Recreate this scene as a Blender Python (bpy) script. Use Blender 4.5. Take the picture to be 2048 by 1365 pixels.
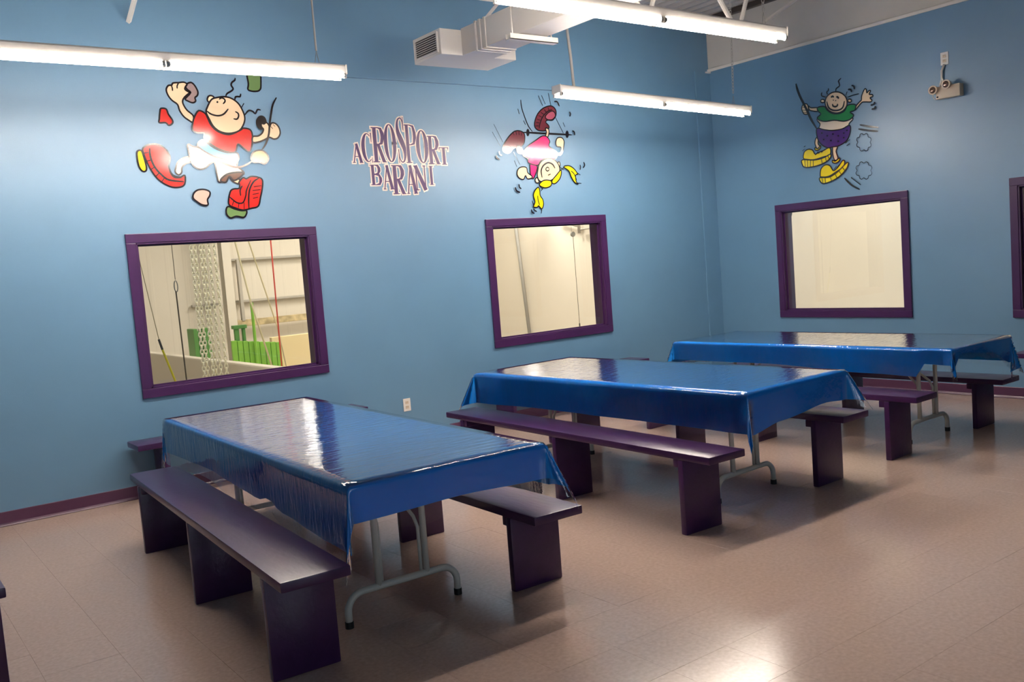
import bpy, bmesh, math, random
from mathutils import Vector, Matrix
random.seed(7)
for o in list(bpy.data.objects): bpy.data.objects.remove(o, do_unlink=True)
SC = bpy.context.scene
COL = SC.collection

# ------------------------------------------------------------------ camera, world, light, exposure
cam_d = bpy.data.cameras.new('camera'); cam = bpy.data.objects.new('camera', cam_d); COL.objects.link(cam)
cam_d.sensor_width = 36.0; cam_d.lens = 1828.95 / 2048 * 36; cam_d.clip_start = .05; cam_d.clip_end = 100
RIGHT = Vector((0.79902922, -0.59639020, -0.07662266)); UP = Vector((0.11214927, 0.02262110, 0.99343386))
FWD = Vector((0.59074092, 0.80237586, -0.08495964)); CAM = Vector((-8.45836, -7.24327, 1.56555))
m3 = Matrix((RIGHT, UP, -FWD)).transposed()
cam.matrix_world = Matrix.Translation(CAM) @ m3.to_4x4()
SC.camera = cam
SC.view_settings.view_transform = 'Standard'; SC.view_settings.look = 'None'
SC.view_settings.gamma = 1.0; SC.view_settings.use_curve_mapping = False
SC.view_settings.exposure = 0.0
W = bpy.data.worlds.new('World'); SC.world = W; W.use_nodes = True
W.node_tree.nodes['Background'].inputs[0].default_value = (.72, .86, 1, 1)
W.node_tree.nodes['Background'].inputs[1].default_value = 4.8     # overcast daylight, seen by the room only through two unseen windows added behind the camera as fill
TUBE = 114.0            # brightness of the fluorescent tubes
TUBE_COL = (1.0, .89, .785)
def area(name, loc, size, power, color, rot=(0, 0, 0), sy=None):
    d = bpy.data.lights.new(name, 'AREA'); d.energy = power; d.color = color; d.size = size
    if sy: d.shape = 'RECTANGLE'; d.size_y = sy
    o = bpy.data.objects.new(name, d); COL.objects.link(o); o.location = loc; o.rotation_euler = rot
    return o
for wx in (-8.525, -5.975):            # sampling portals in the two added fill windows
    o = area('fill_window_portal', (wx, -10.36, 1.3), 1.4, 1, (1, 1, 1), (math.radians(90), 0, 0), 1.25); o.data.cycles.is_portal = True
GYM = (1.0, .93, .83)
area('gym_high_bay_light', (-5.6, 1.9, 5.7), 1.6, 190, GYM)
area('gym_high_bay_light', (0.6, 5.5, 5.7), 1.6, 340, GYM)
area('gym_high_bay_light', (1.7, -1.0, 5.7), 1.4, 340, GYM)

# ------------------------------------------------------------------ helpers
def lin(c):
    return tuple((v / 255 / 12.92) if v / 255 <= .04045 else ((v / 255 + .055) / 1.055) ** 2.4 for v in c)
MATS = {}
def mat(name, rgb, rough=.5, spec=.5, coat=0, var=0.0, vscale=8, bump=0.0, bscale=30, stretch=(1, 1, 1), metal=0, emit=None, detail=3, coat_rough=.05, trans=0, bdist=.01):
    if name in MATS: return MATS[name]
    m = bpy.data.materials.new(name); m.use_nodes = True; nt = m.node_tree; b = nt.nodes['Principled BSDF']
    c = lin(rgb); b.inputs['Base Color'].default_value = (*c, 1)
    b.inputs['Roughness'].default_value = rough; b.inputs['Specular IOR Level'].default_value = spec
    b.inputs['Metallic'].default_value = metal
    b.inputs['Coat Weight'].default_value = coat; b.inputs['Coat Roughness'].default_value = coat_rough
    if trans: b.inputs['Subsurface Weight'].default_value = 0
    geo = nt.nodes.new('ShaderNodeNewGeometry')
    if var or bump:
        mp = nt.nodes.new('ShaderNodeMapping'); mp.inputs['Scale'].default_value = stretch
        nt.links.new(geo.outputs['Position'], mp.inputs['Vector'])
    if var:
        n = nt.nodes.new('ShaderNodeTexNoise'); n.inputs['Scale'].default_value = vscale; n.inputs['Detail'].default_value = detail
        nt.links.new(mp.outputs[0], n.inputs['Vector'])
        r = nt.nodes.new('ShaderNodeValToRGB'); e = r.color_ramp.elements
        e[0].position = .3; e[1].position = .7
        e[0].color = (*[max(0, v * (1 - var)) for v in c], 1); e[1].color = (*[min(1, v * (1 + var)) for v in c], 1)
        nt.links.new(n.outputs['Fac'], r.inputs[0]); nt.links.new(r.outputs[0], b.inputs['Base Color'])
    if bump:
        n2 = nt.nodes.new('ShaderNodeTexNoise'); n2.inputs['Scale'].default_value = bscale; n2.inputs['Detail'].default_value = detail
        nt.links.new(mp.outputs[0], n2.inputs['Vector'])
        bp = nt.nodes.new('ShaderNodeBump'); bp.inputs['Strength'].default_value = bump; bp.inputs['Distance'].default_value = bdist
        nt.links.new(n2.outputs['Fac'], bp.inputs['Height']); nt.links.new(bp.outputs[0], b.inputs['Normal'])
        if coat: nt.links.new(bp.outputs[0], b.inputs['Coat Normal'])
    if emit:
        b.inputs['Emission Color'].default_value = (*emit[0], 1); b.inputs['Emission Strength'].default_value = emit[1]
    MATS[name] = m
    return m
def film(name, tint=(1, 1, 1), rough=.04, ior=1.45, bump=0.0, bscale=6, stretch=(1, 1, 1), gain=1.0):
    """thin clear sheet: see-through, with the mirror share of its two faces"""
    m = bpy.data.materials.new(name); m.use_nodes = True; nt = m.node_tree; nt.nodes.clear()
    out = nt.nodes.new('ShaderNodeOutputMaterial'); mix = nt.nodes.new('ShaderNodeMixShader')
    t = nt.nodes.new('ShaderNodeBsdfTransparent'); t.inputs[0].default_value = (*tint, 1)
    g = nt.nodes.new('ShaderNodeBsdfGlossy'); g.inputs['Roughness'].default_value = rough
    f = nt.nodes.new('ShaderNodeFresnel'); f.inputs['IOR'].default_value = ior
    mul = nt.nodes.new('ShaderNodeMath'); mul.operation = 'MULTIPLY'; mul.inputs[1].default_value = gain; mul.use_clamp = True
    nt.links.new(f.outputs[0], mul.inputs[0]); nt.links.new(mul.outputs[0], mix.inputs[0])
    nt.links.new(t.outputs[0], mix.inputs[1]); nt.links.new(g.outputs[0], mix.inputs[2]); nt.links.new(mix.outputs[0], out.inputs[0])
    if bump:
        geo = nt.nodes.new('ShaderNodeNewGeometry'); mp = nt.nodes.new('ShaderNodeMapping'); mp.inputs['Scale'].default_value = stretch
        n = nt.nodes.new('ShaderNodeTexNoise'); n.inputs['Scale'].default_value = bscale; n.inputs['Detail'].default_value = 4
        b = nt.nodes.new('ShaderNodeBump'); b.inputs['Strength'].default_value = bump; b.inputs['Distance'].default_value = .01
        nt.links.new(geo.outputs['Position'], mp.inputs[0]); nt.links.new(mp.outputs[0], n.inputs[0]); nt.links.new(n.outputs[0], b.inputs['Height'])
        nt.links.new(b.outputs[0], g.inputs['Normal']); nt.links.new(b.outputs[0], f.inputs['Normal'])
    MATS[name] = m
    return m

class MB:
    def __init__(s): s.v = []; s.f = []
    def add(s, vs, fs):
        k = len(s.v); s.v += [tuple(v) for v in vs]; s.f += [tuple(i + k for i in f) for f in fs]; return s
    def box(s, x0, x1, y0, y1, z0, z1):
        return s.add([(x0, y0, z0), (x1, y0, z0), (x1, y1, z0), (x0, y1, z0), (x0, y0, z1), (x1, y0, z1), (x1, y1, z1), (x0, y1, z1)],
                     [(0, 3, 2, 1), (4, 5, 6, 7), (0, 1, 5, 4), (1, 2, 6, 5), (2, 3, 7, 6), (3, 0, 4, 7)])
    def cbox(s, x0, x1, y0, y1, z0, z1, c=.006):
        bm = bmesh.new(); bmesh.ops.create_cube(bm, size=1)
        for v in bm.verts:
            v.co = Vector(((x0 + x1) / 2 + v.co.x * (x1 - x0), (y0 + y1) / 2 + v.co.y * (y1 - y0), (z0 + z1) / 2 + v.co.z * (z1 - z0)))
        bmesh.ops.bevel(bm, geom=bm.edges[:], offset=c, segments=2, affect='EDGES', profile=.6)
        bm.verts.index_update()
        s.add([v.co[:] for v in bm.verts], [[v.index for v in f.verts] for f in bm.faces]); bm.free(); return s
    def tube(s, pts, r, n=10, caps=True, closed=False):
        pts = [Vector(p) for p in pts]; N = len(pts); rings = []; ref = None
        for i, p in enumerate(pts):
            if closed: d = pts[(i + 1) % N] - pts[i - 1]
            else: d = pts[min(i + 1, N - 1)] - pts[max(i - 1, 0)]
            d.normalize()
            if ref is None:
                ref = Vector((0, 0, 1)) if abs(d.z) < .9 else Vector((1, 0, 0)); a = d.cross(ref)
            else: a = ref - d * ref.dot(d)
            a.normalize(); b = d.cross(a); ref = a
            rr = r[i] if isinstance(r, (list, tuple)) else r
            rings.append([p + a * rr * math.cos(2 * math.pi * k / n) + b * rr * math.sin(2 * math.pi * k / n) for k in range(n)])
        vs = [v for g in rings for v in g]; fs = []
        for i in range(N if closed else N - 1):
            j = (i + 1) % N
            for k in range(n): fs.append((i * n + k, i * n + (k + 1) % n, j * n + (k + 1) % n, j * n + k))
        if caps and not closed: fs += [tuple(range(n))[::-1], tuple((N - 1) * n + k for k in range(n))]
        return s.add(vs, fs)
    def sphere(s, c, r, sc=(1, 1, 1), u=12, w=8):
        vs = [(c[0], c[1], c[2] + r * sc[2])]; fs = []
        for i in range(1, w):
            t = math.pi * i / w
            for k in range(u):
                p = 2 * math.pi * k / u; vs.append((c[0] + r * sc[0] * math.sin(t) * math.cos(p), c[1] + r * sc[1] * math.sin(t) * math.sin(p), c[2] + r * sc[2] * math.cos(t)))
        vs.append((c[0], c[1], c[2] - r * sc[2]))
        for k in range(u): fs.append((0, 1 + k, 1 + (k + 1) % u))
        for i in range(w - 2):
            for k in range(u): fs.append((1 + i * u + k, 1 + (i + 1) * u + k, 1 + (i + 1) * u + (k + 1) % u, 1 + i * u + (k + 1) % u))
        L = len(vs) - 1
        for k in range(u): fs.append((L, L - u + (k + 1) % u, L - u + k))
        return s.add(vs, fs)
    def mesh(s, name, smooth=False):
        me = bpy.data.meshes.new(name); me.from_pydata(s.v, [], s.f); me.validate(); me.update()
        if smooth: me.polygons.foreach_set('use_smooth', [True] * len(me.polygons))
        return me
    def build(s, name, m, parent=None, smooth=False, autos=False):
        me = s.mesh(name, smooth); me.materials.append(m)
        o = bpy.data.objects.new(name, me); COL.objects.link(o)
        if parent: o.parent = parent
        if autos:
            me.polygons.foreach_set('use_smooth', [True] * len(me.polygons))
            try: me.set_sharp_from_angle(angle=math.radians(35))
            except Exception: pass
        return o
def tag(o, label=None, cat=None, group=None, kind=None):
    if label: o['label'] = label
    if cat: o['category'] = cat
    if group: o['group'] = group
    if kind: o['kind'] = kind
    return o
def empty(name, loc=(0, 0, 0), rz=0, parent=None):
    o = bpy.data.objects.new(name, None); COL.objects.link(o); o.location = loc; o.rotation_euler = (0, 0, rz); o.empty_display_size = .1
    if parent: o.parent = parent
    return o
def struct(o): o['kind'] = 'structure'; return o
def copy_tree(o, parent=None):
    c = o.copy(); COL.objects.link(c)
    if parent: c.parent = parent
    for ch in list(o.children): copy_tree(ch, c)
    return c

# ------------------------------------------------------------------ materials
M_WALL = mat('blue_wall_paint', (96, 139, 171), rough=.44, spec=1.0, var=.03, vscale=2.5, bump=.05, bscale=120)
M_PURPLE = mat('purple_gloss_paint', (58, 28, 71), rough=.28, spec=.45, var=.12, vscale=14, bump=.12, bscale=45, stretch=(1, .25, 1))
M_PFRAME = mat('purple_frame_paint', (62, 30, 76), rough=.32, spec=.5, var=.06, vscale=8)
M_BASE = mat('purple_vinyl_base', (80, 46, 74), rough=.35, spec=.5)
M_VCT = mat('beige_vinyl_tile', (188, 163, 150), rough=.18, spec=.5, var=.09, vscale=55, bump=.03, bscale=20, detail=5)
M_GROUT = mat('tile_joint', (150, 128, 117), rough=.3)  # joint colour, slightly darker than the tile
M_WHITE = mat('white_paint', (232, 226, 218), rough=.5)
M_WHITEMETAL = mat('white_enamel', (236, 230, 222), rough=.35)
M_DECK = mat('grey_roof_deck', (176, 172, 170), rough=.55)
M_UPPER = mat('white_insulation_panel', (205, 200, 192), rough=.6, var=.03, vscale=3)
M_DARKSTEEL = mat('dark_steel', (70, 62, 58), rough=.5)
M_GREYPIPE = mat('grey_table_steel', (196, 194, 186), rough=.4)
M_RUBBER = mat('black_rubber', (14, 14, 15), rough=.6)
M_CHAIN = mat('zinc_chain', (150, 150, 146), rough=.35, metal=.8)
M_CABLE = mat('pale_grey_cable', (196, 190, 182), rough=.5)
M_TOP = mat('beige_table_top', (214, 204, 184), rough=.5)
M_TUBE = mat('lit_tube', (255, 250, 240), rough=.4, emit=(TUBE_COL, TUBE))
M_GLASS = film('window_glass', (.97, .985, .98), rough=.01, ior=1.5, gain=1.6)
M_BLUE = mat('blue_plastic_sheet', (20, 134, 226), rough=.2, spec=.5, var=.05, vscale=4, bump=.15, bscale=9, stretch=(.8, 3.0, 1), detail=4)
M_CLEAR = film('clear_vinyl_sheet', (.985, .99, .995), rough=.035, ior=1.42, bump=.34, bscale=8, stretch=(1.0, 4.0, 1.2), gain=1.75)
M_GYMWALL = mat('cream_gym_wall', (222, 214, 198), rough=.7, var=.02, vscale=1)
M_GYMFLOOR = mat('gym_floor', (170, 160, 145), rough=.6)

# ------------------------------------------------------------------ the room
ZC = 4.2
TS = .305
fl = MB().box(-11.2, 0.0, -10.2, 0.0, -.12, -.004).build('floor', M_GROUT); struct(fl)
def tile_mesh():
    h = TS / 2 - .0003; c = .0003
    b = MB(); b.add([(-h, -h, -.004), (h, -h, -.004), (h, h, -.004), (-h, h, -.004), (-h, -h, -c), (h, -h, -c), (h, h, -c), (-h, h, -c),
                     (-h + c, -h + c, 0), (h - c, -h + c, 0), (h - c, h - c, 0), (-h + c, h - c, 0)],
                    [(0, 1, 5, 4), (1, 2, 6, 5), (2, 3, 7, 6), (3, 0, 4, 7), (4, 5, 9, 8), (5, 6, 10, 9), (6, 7, 11, 10), (7, 4, 8, 11), (8, 9, 10, 11)])
    return b
tm = tile_mesh().mesh('floor_tile'); tm.materials.append(M_VCT)
def pixel(P):
    d = Vector(P) - CAM; z = d.dot(FWD)
    if z < .3: return None
    return (1024 + 1828.95 * d.dot(RIGHT) / z, 682.5 - 1828.95 * d.dot(UP) / z, z)
tiles = []
for i in range(37):
    for j in range(34):
        x = -.0 - TS / 2 - i * TS + .005; y = -TS / 2 - j * TS
        p = pixel((x, y, 0))
        vis = p is not None and -40 < p[0] < 2090 and 0 < p[1] < 1400
        tiles.append((0 if vis else 1, p[2] if p else 99, x, y))
tiles.sort()
rest = MB(); tb = tile_mesh()
for k, (nv, dz, x, y) in enumerate(tiles):
    rx, ry = random.gauss(0, .0008), random.gauss(0, .0008)
    if k < 300 and not nv:
        o = bpy.data.objects.new('floor_tile', tm); COL.objects.link(o); o.parent = fl; o.location = (x, y, 0); o.rotation_euler = (rx, ry, 0)
    else:
        rest.add([(x + v[0], y + v[1], v[2] + (v[1] * rx - v[0] * ry)) for v in tb.v], tb.f)
o = rest.build('floor_tiles_beyond', M_VCT, fl); o['kind'] = 'stuff'

def wall_panel(name, u0, u1, z0, z1, holes, make, m, groove=None):
    us = sorted({u0, u1} | {h[0] for h in holes} | {h[1] for h in holes})
    zs = sorted({z0, z1} | {h[2] for h in holes} | {h[3] for h in holes} | (set(groove) if groove else set()))
    b = MB()
    for a, c in zip(us, us[1:]):
        for d, e in zip(zs, zs[1:]):
            if any(h[0] <= a and c <= h[1] and h[2] <= d and e <= h[3] for h in holes): continue
            g = groove and d >= groove[0] - 1e-6 and e <= groove[1] + 1e-6
            make(b, a, c, d, e, g)
    return struct(b.build(name, m))
TH = .15
WIN = {1: ('back', -6.644, -5.103, .752, 2.000), 2: ('back', -3.342, -1.782, .752, 2.000), 3: ('right', -2.395, -.844, .734, 1.972), 4: ('right', -4.90, -3.347, .734, 1.972), 5: ('front', -9.30, -7.75, .60, 2.0), 6: ('front', -6.75, -5.20, .60, 2.0)}  # the front pair is unseen, added to fill the room from behind
CW = .07
def hole(n): 
    s, a, b, c, d = WIN[n]; return (a + CW, b - CW, c + CW, d - CW)
wall_panel('wall_back', -11.2, TH, 0, ZC, [hole(1), hole(2)], lambda b, a, c, d, e, g: b.box(a, c, .026 if g else 0, TH, d, e), M_WALL, (3.246, 3.272))
wall_panel('wall_right', -10.2, 0, 0, 3.60, [hole(3), hole(4)], lambda b, a, c, d, e, g: b.box(0, TH, a, c, d, e), M_WALL)
struct(MB().box(.0, TH, -10.2, 0, 3.60, ZC).build('wall_right_upper', M_UPPER))
struct(MB().box(-11.35, -11.2, -10.2, TH, 0, ZC).build('wall_left', M_WALL))
wall_panel('wall_front', -11.35, TH, 0, ZC, [hole(5), hole(6)], lambda b, a, c, d, e, g: b.box(a, c, -10.2 - TH, -10.2, d, e), M_WALL)
struct(MB().cbox(-.022, 0, -10.1, -.0, 3.592, 3.622, .004).build('trim_1', M_WHITE))
tag(MB().box(-.075, -.0, -.035, -.002, 3.575, 3.592).build('trim_2', M_WHITE), kind='structure')
b = MB().box(-.245, -.0, -.016, 0, .105, 3.59); struct(b.build('trim_3', M_WALL))
# roof deck: ribs run towards the back wall
prof = []; x = -11.3
while x < .1:
    prof += [(x, ZC + .04), (x + .05, ZC + .04), (x + .065, ZC), (x + .115, ZC), (x + .13, ZC + .04)]; x += .15
b = MB(); n = len(prof)
b.add([(p[0], -10.3, p[1]) for p in prof] + [(p[0], .1, p[1]) for p in prof], [(i, i + 1, n + i + 1, n + i) for i in range(n - 1)])
b.box(-11.4, .2, -10.4, .2, ZC + .05, ZC + .1)
struct(b.build('ceiling', M_DECK))
struct(MB().box(-.06, 0, -10.2, 0, ZC - .055, ZC).build('trim_4', M_DARKSTEEL))
# cove base with a rounded toe
def cove(name, pts_fn, L0, L1):
    pr = [(0, 0), (.014, 0), (.016, .004), (.010, .011), (.004, .022), (.003, .098), (.001, .102), (0, .102)]
    b = MB(); k = len(pr)
    b.add([pts_fn(L0, p) for p in pr] + [pts_fn(L1, p) for p in pr], [(i, (i + 1) % k, k + (i + 1) % k, k + i) for i in range(k)] + [tuple(range(k)), tuple(range(2 * k - 1, k - 1, -1))])
    return struct(b.build(name, M_BASE))
cove('baseboard_back', lambda l, p: (l, -p[0] - .0005, p[1]), -11.2, -.003)
cove('baseboard_right', lambda l, p: (-p[0] - .0005, l, p[1]), -10.2, -.003)
cove('baseboard_left', lambda l, p: (-11.2 + p[0], l, p[1]), -10.2, 0)

# windows: casing boards proud of the wall, deep jamb, pane near the room side
def window(n):
    s, a, b_, c, d = WIN[n]
    if s == 'back': T = lambda u, v, z: (u, v, z)
    elif s == 'right': T = lambda u, v, z: (v, u, z)
    else: T = lambda u, v, z: (u, -10.2 - v, z)
    def bx(mb, u0, u1, v0, v1, z0, z1, cc=0):
        p, q = T(u0, v0, z0), T(u1, v1, z1)
        lo = [min(i, j) for i, j in zip(p, q)]; hi = [max(i, j) for i, j in zip(p, q)]
        return mb.cbox(lo[0], hi[0], lo[1], hi[1], lo[2], hi[2], cc) if cc else mb.box(lo[0], hi[0], lo[1], hi[1], lo[2], hi[2])
    r = struct(empty('window_%d' % n, T((a + b_) / 2, 0, c)))
    inv = Matrix.Translation(-r.location)
    def put(mb, name, m):
        o = mb.build(name, m, r); o.matrix_parent_inverse = inv; return o
    put(bx(MB(), a, b_, -.022, .0, d - CW, d, .004), 'head_casing', M_PFRAME)
    put(bx(MB(), a, b_, -.022, .0, c, c + CW, .004), 'sill_casing', M_PFRAME)
    put(bx(MB(), a, a + CW, -.021, .0, c + CW, d - CW, .004), 'side_casing', M_PFRAME)
    put(bx(MB(), b_ - CW, b_, -.021, .0, c + CW, d - CW, .004), 'side_casing', M_PFRAME)
    i0, i1, j0, j1 = a + CW, b_ - CW, c + CW, d - CW; t = .012
    put(bx(MB(), i0, i0 + t, -.015, TH + .01, j0, j1), 'jamb', M_PFRAME); put(bx(MB(), i1 - t, i1, -.015, TH + .01, j0, j1), 'jamb', M_PFRAME)
    put(bx(MB(), i0, i1, -.015, TH + .01, j0, j0 + t), 'sill_board', M_PFRAME); put(bx(MB(), i0, i1, -.015, TH + .01, j1 - t, j1), 'head_jamb', M_PFRAME)
    st = MB()
    for (u0, u1, z0, z1) in ((i0 + t, i0 + t + .014, j0 + t, j1 - t), (i1 - t - .014, i1 - t, j0 + t, j1 - t), (i0 + t, i1 - t, j0 + t, j0 + t + .014), (i0 + t, i1 - t, j1 - t - .014, j1 - t)):
        bx(st, u0, u1, .022, .036, z0, z1)
    put(st, 'glazing_stop', M_PFRAME)
    g = MB(); g.add([T(i0 + t, .04, j0 + t), T(i1 - t, .04, j0 + t), T(i1 - t, .04, j1 - t), T(i0 + t, .04, j1 - t)], [(0, 1, 2, 3)])
    put(g, 'glass_pane', M_GLASS)
for n in WIN: window(n)

# ------------------------------------------------------------------ the gym behind the windows
struct(MB().box(-11.2, 3.2, TH, 9.2, -.12, -.005).build('floor_gym', M_GYMFLOOR))
struct(MB().box(TH, 3.2, -8, TH, -.12, -.005).build('floor_gym_side', M_GYMFLOOR))
b = MB(); pr = []; x = -11.2
while x < 3.0: pr += [(x, 9.0), (x + .22, 9.0), (x + .235, 8.9985), (x + .285, 8.9985), (x + .30, 9.0)]; x += .30
k = len(pr); b.add([(p[0], p[1], 0) for p in pr] + [(p[0], p[1], 6) for p in pr], [(i, i + 1, k + i + 1, k + i) for i in range(k - 1)]); b.box(-11.2, 3.2, 9.02, 9.2, 0, 6)
struct(b.build('wall_gym_back', M_GYMWALL))
struct(MB().box(3.0, 3.15, -8, 9.2, 0, 6).build('wall_gym_right', M_GYMWALL))
struct(MB().box(-11.35, -11.2, TH, 9.2, 0, 6).build('wall_gym_left', M_GYMWALL))
struct(MB().box(TH, 3.15, -8.15, -8, 0, 6).build('wall_gym_front', M_GYMWALL))
struct(MB().box(-11.35, TH, 0.0, TH, ZC + .1, 6).build('wall_gym_above', M_GYMWALL))
struct(MB().box(0.0, TH, -8.15, 0, ZC, 6).build('wall_gym_side_above', M_GYMWALL))
struct(MB().box(-11.35, 3.2, -8.15, 9.2, 6, 6.1).build('ceiling_gym', M_WHITE))
M_GIRT = mat('girt_grey', (178, 172, 160), rough=.6); M_CARD = mat('tan_printed_board', (190, 172, 130), rough=.7, var=.35, vscale=9)
M_GREEN = mat('green_foam_vinyl', (146, 206, 78), rough=.45, var=.1, vscale=6); M_DGREEN = mat('dark_green_vinyl', (104, 158, 84), rough=.45)
M_PAD = mat('white_pad_vinyl', (230, 222, 205), rough=.5); M_CREAM = mat('cream_board', (238, 218, 168), rough=.6)
M_WCHAIN = mat('white_plastic_chain', (250, 242, 214), rough=.45)
for z in (2.0, 1.25):
    tag(MB().cbox(-2.8, 3, 8.90, 8.98, z - .022, z + .022, .01).build('wall_girt', M_GIRT), 'horizontal grey wall girt %s across the far gym wall' % ('near the window top' if z > 1.5 else 'at mid height'), 'girt', 'wall girts of the gym')
tag(MB().cbox(-2.745, -1.0, 8.80, 8.86, .80, .92, .01).build('printed_board', M_CARD), 'long tan printed board on the far gym wall', 'board')
tag(MB().cbox(-2.60, -2.54, 8.78, 8.86, .9, 2.0, .008).build('wall_conduit', M_GIRT), 'thin upright conduit between the girts of the gym wall', 'conduit')
tag(MB().cbox(-3.42, -2.95, 8.90, 8.98, 1.218, 1.262, .01).build('wall_girt', M_GIRT), 'short grey girt stub behind the hanging white chains', 'girt', 'wall girts of the gym')
t = empty('steel_column', (-2.87, 8.6, 0)); tag(t, 'white steel column standing against the far gym wall', 'column')
for nm, q in (('flange', (-.075, .075, -.10, -.085)), ('flange', (-.075, .075, .085, .10)), ('web', (-.006, .006, -.085, .085))): MB().box(*q, 0, 6).build(nm, M_GYMWALL, t)
tag(MB().cbox(-4.72, -4.60, 1.0, 7.42, -.004, .64, .02).build('padded_low_wall', M_PAD), 'long white padded low wall inside the gym', 'pad wall')
t = empty('green_block_tower', (-4.23, 6.0, 0)); tag(t, 'dark green upright foam blocks behind the hanging white chains', 'foam block')
MB().cbox(-.12, -.06, 0, .3, 0, .97, .01).build('post', M_DGREEN, t); MB().cbox(.04, .12, 0, .3, 0, .97, .01).build('post', M_DGREEN, t); MB().cbox(-.06, .04, .1, .2, 0, .93, .01).build('panel', M_DGREEN, t)
t = empty('green_slat_fence', (-4.16, 5.0, 0)); tag(t, 'bright green slatted foam barrier right of the hanging chains', 'barrier')
for i in range(9): MB().cbox(i * .078, i * .078 + .07, 0, .05, 0, .80 - .011 * i, .008).build('slat', M_GREEN, t)
MB().cbox(0, .71, .05, .08, .30, .42, .006).build('rail', M_GREEN, t)
MB().cbox(.10, .16, .12, .18, 0, .99, .008).build('post', M_DGREEN, t); MB().cbox(.21, .25, .12, .18, 0, .99, .008).build('post', M_DGREEN, t); MB().cbox(.08, .27, .1, .2, .95, 1.0, .008).build('cap', M_DGREEN, t)
MB().tube([(.318, -.02, .2), (.32, -.02, 1.30)], .022, 8).build('pole', M_GREEN, t)
tag(MB().cbox(-2.80, -2.05, 7.0, 7.1, -.004, .66, .01).build('cream_board', M_CREAM), 'cream upright board at lower right of the chain window view', 'board')
def chain_mesh(p0, p1, ll, wr, m, name, parent=None):
    p0, p1 = Vector(p0), Vector(p1); d = (p1 - p0); n = max(2, int(d.length / ll)); d.normalize()
    a = d.cross(Vector((0, 1, 0))) if abs(d.y) < .8 else d.cross(Vector((1, 0, 0))); a.normalize(); c = d.cross(a)
    b = MB()
    for i in range(n):
        o = p0 + d * (i + .5) * ll; s = a if i % 2 else c
        ring = []
        for k in range(8):
            t = 2 * math.pi * k / 8; ring.append(o + d * (ll * .68) * math.cos(t) + s * (ll * .36) * math.sin(t))
        b.tube(ring, wr, 5, closed=True)
    return b.build(name, m, parent)
cx = [(-5.208, -5.21), (-5.148, -5.163), (-5.102, -5.107), (-5.048, -5.068), (-4.993, -5.021), (-4.938, -4.949)]
for i, (a, c) in enumerate(cx):
    o = chain_mesh((a, 3.0 + .02 * (i % 2), 6.0), (c, 3.0 + .02 * (i % 2), .50), .048, .0075, M_WCHAIN, 'hanging_chain')
    tag(o, ['leftmost', 'second from the left', 'third from the left', 'third from the right', 'second from the right', 'rightmost'][i] + ' of the six white chains hanging behind the large window', 'chain', 'white chains hanging in the gym')
def rope(name, pts, r, rgb, label, cat='rope'):
    o = MB().tube(pts, r, 8).build(name, mat('rope_' + name + '_%d_%d_%d' % rgb, rgb, rough=.7), smooth=True); return tag(o, label, cat)
def ext(p, q, z):
    k = (z - p[2]) / (q[2] - p[2]); return tuple(p[i] + k * (q[i] - p[i]) for i in range(3))
t = empty('strap_rope', (-5.70, 2.5, 0)); tag(t, 'thin cord ending in a yellow strap at left in the large window', 'rope')
for nm, pts, r, c in (('cord', [ext((-5.892, 2.5, 1.826), (-5.79, 2.5, 1.029), 6.0), (-5.79, 2.5, 1.029)], .004, (150, 140, 110)), ('buckle', [(-5.795, 2.5, 1.06), (-5.77, 2.5, .95)], .012, (60, 60, 60)), ('strap', [(-5.77, 2.5, .95), (-5.668, 2.5, .584), (-5.56, 2.5, .2)], .011, (206, 196, 40))):
    o = MB().tube([(p[0] + 5.70, p[1] - 2.5, p[2]) for p in pts], r, 8).build(nm, mat('strap_' + nm, c, rough=.6), t)
t = empty('climbing_line', (-5.56, 2.5, 0)); tag(t, 'dark hanging line with a steel clip at left in the large window', 'rope')
MB().tube([(0, 0, 6.0), (-.004, 0, 1.66)], .004, 6).build('cord', mat('thin_cord', (120, 112, 96), rough=.7), t)
MB().tube([(-.004 + .018 * math.cos(k * math.pi / 6), 0, 1.59 + .06 * math.sin(k * math.pi / 6)) for k in range(12)], .006, 6, closed=True).build('clip', M_CHAIN, t)
MB().tube([(-.01, 0, 1.54), (.004, 0, .3)], .0075, 8).build('line', mat('dark_line', (82, 74, 58), rough=.7), t)
rope('beige_rope', [(-4.97, 4, 6.0), (-4.348, 4, 2.14), (-4.218, 4, 1.328), (-4.021, 4, .468)], .012, (240, 228, 186), 'beige rope slanting past the green pole in the large window')
rope('beige_rope', [(-5.08, 4.06, 6.0), (-4.152, 4.06, 2.131), (-3.875, 4.06, .974), (-3.749, 4.06, .0)], .010, (232, 218, 176), 'beige rope slanting beside the red line in the large window')
rope('red_line', [(-3.87, 4, 6.0), (-3.876, 4, 2.136), (-3.893, 4, .433)], .010, (250, 104, 92), 'straight red line hanging at right in the large window', 'rope')
rope('wall_conduit', [(2.93, 7.86, 3.0), (2.93, 7.797, 2.327), (2.93, 7.59, .0)], .035, (176, 174, 168), 'slim grey pipe behind the middle window', 'pipe')
t = empty('pulley_line', (2.0, 4.94, 0)); tag(t, 'thin line hanging from a small pulley behind the middle window', 'pulley')
MB().tube([(0, 0, 1.95), (0, -.01, .40)], .005, 6).build('line', mat('thin_cord', (120, 112, 96)), t)
MB().tube([(-.01, .02, 2.0), (.99, 1.2, 3.1)], .004, 6).build('line', mat('thin_cord', (120, 112, 96)), t)
MB().tube([(0, -.015, 1.98), (0, .015, 1.98)], .045, 14).build('wheel', M_CHAIN, t); MB().tube([(0, -.01, .42), (0, -.01, .30)], .012, 8).build('weight', M_DARKSTEEL, t)
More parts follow.
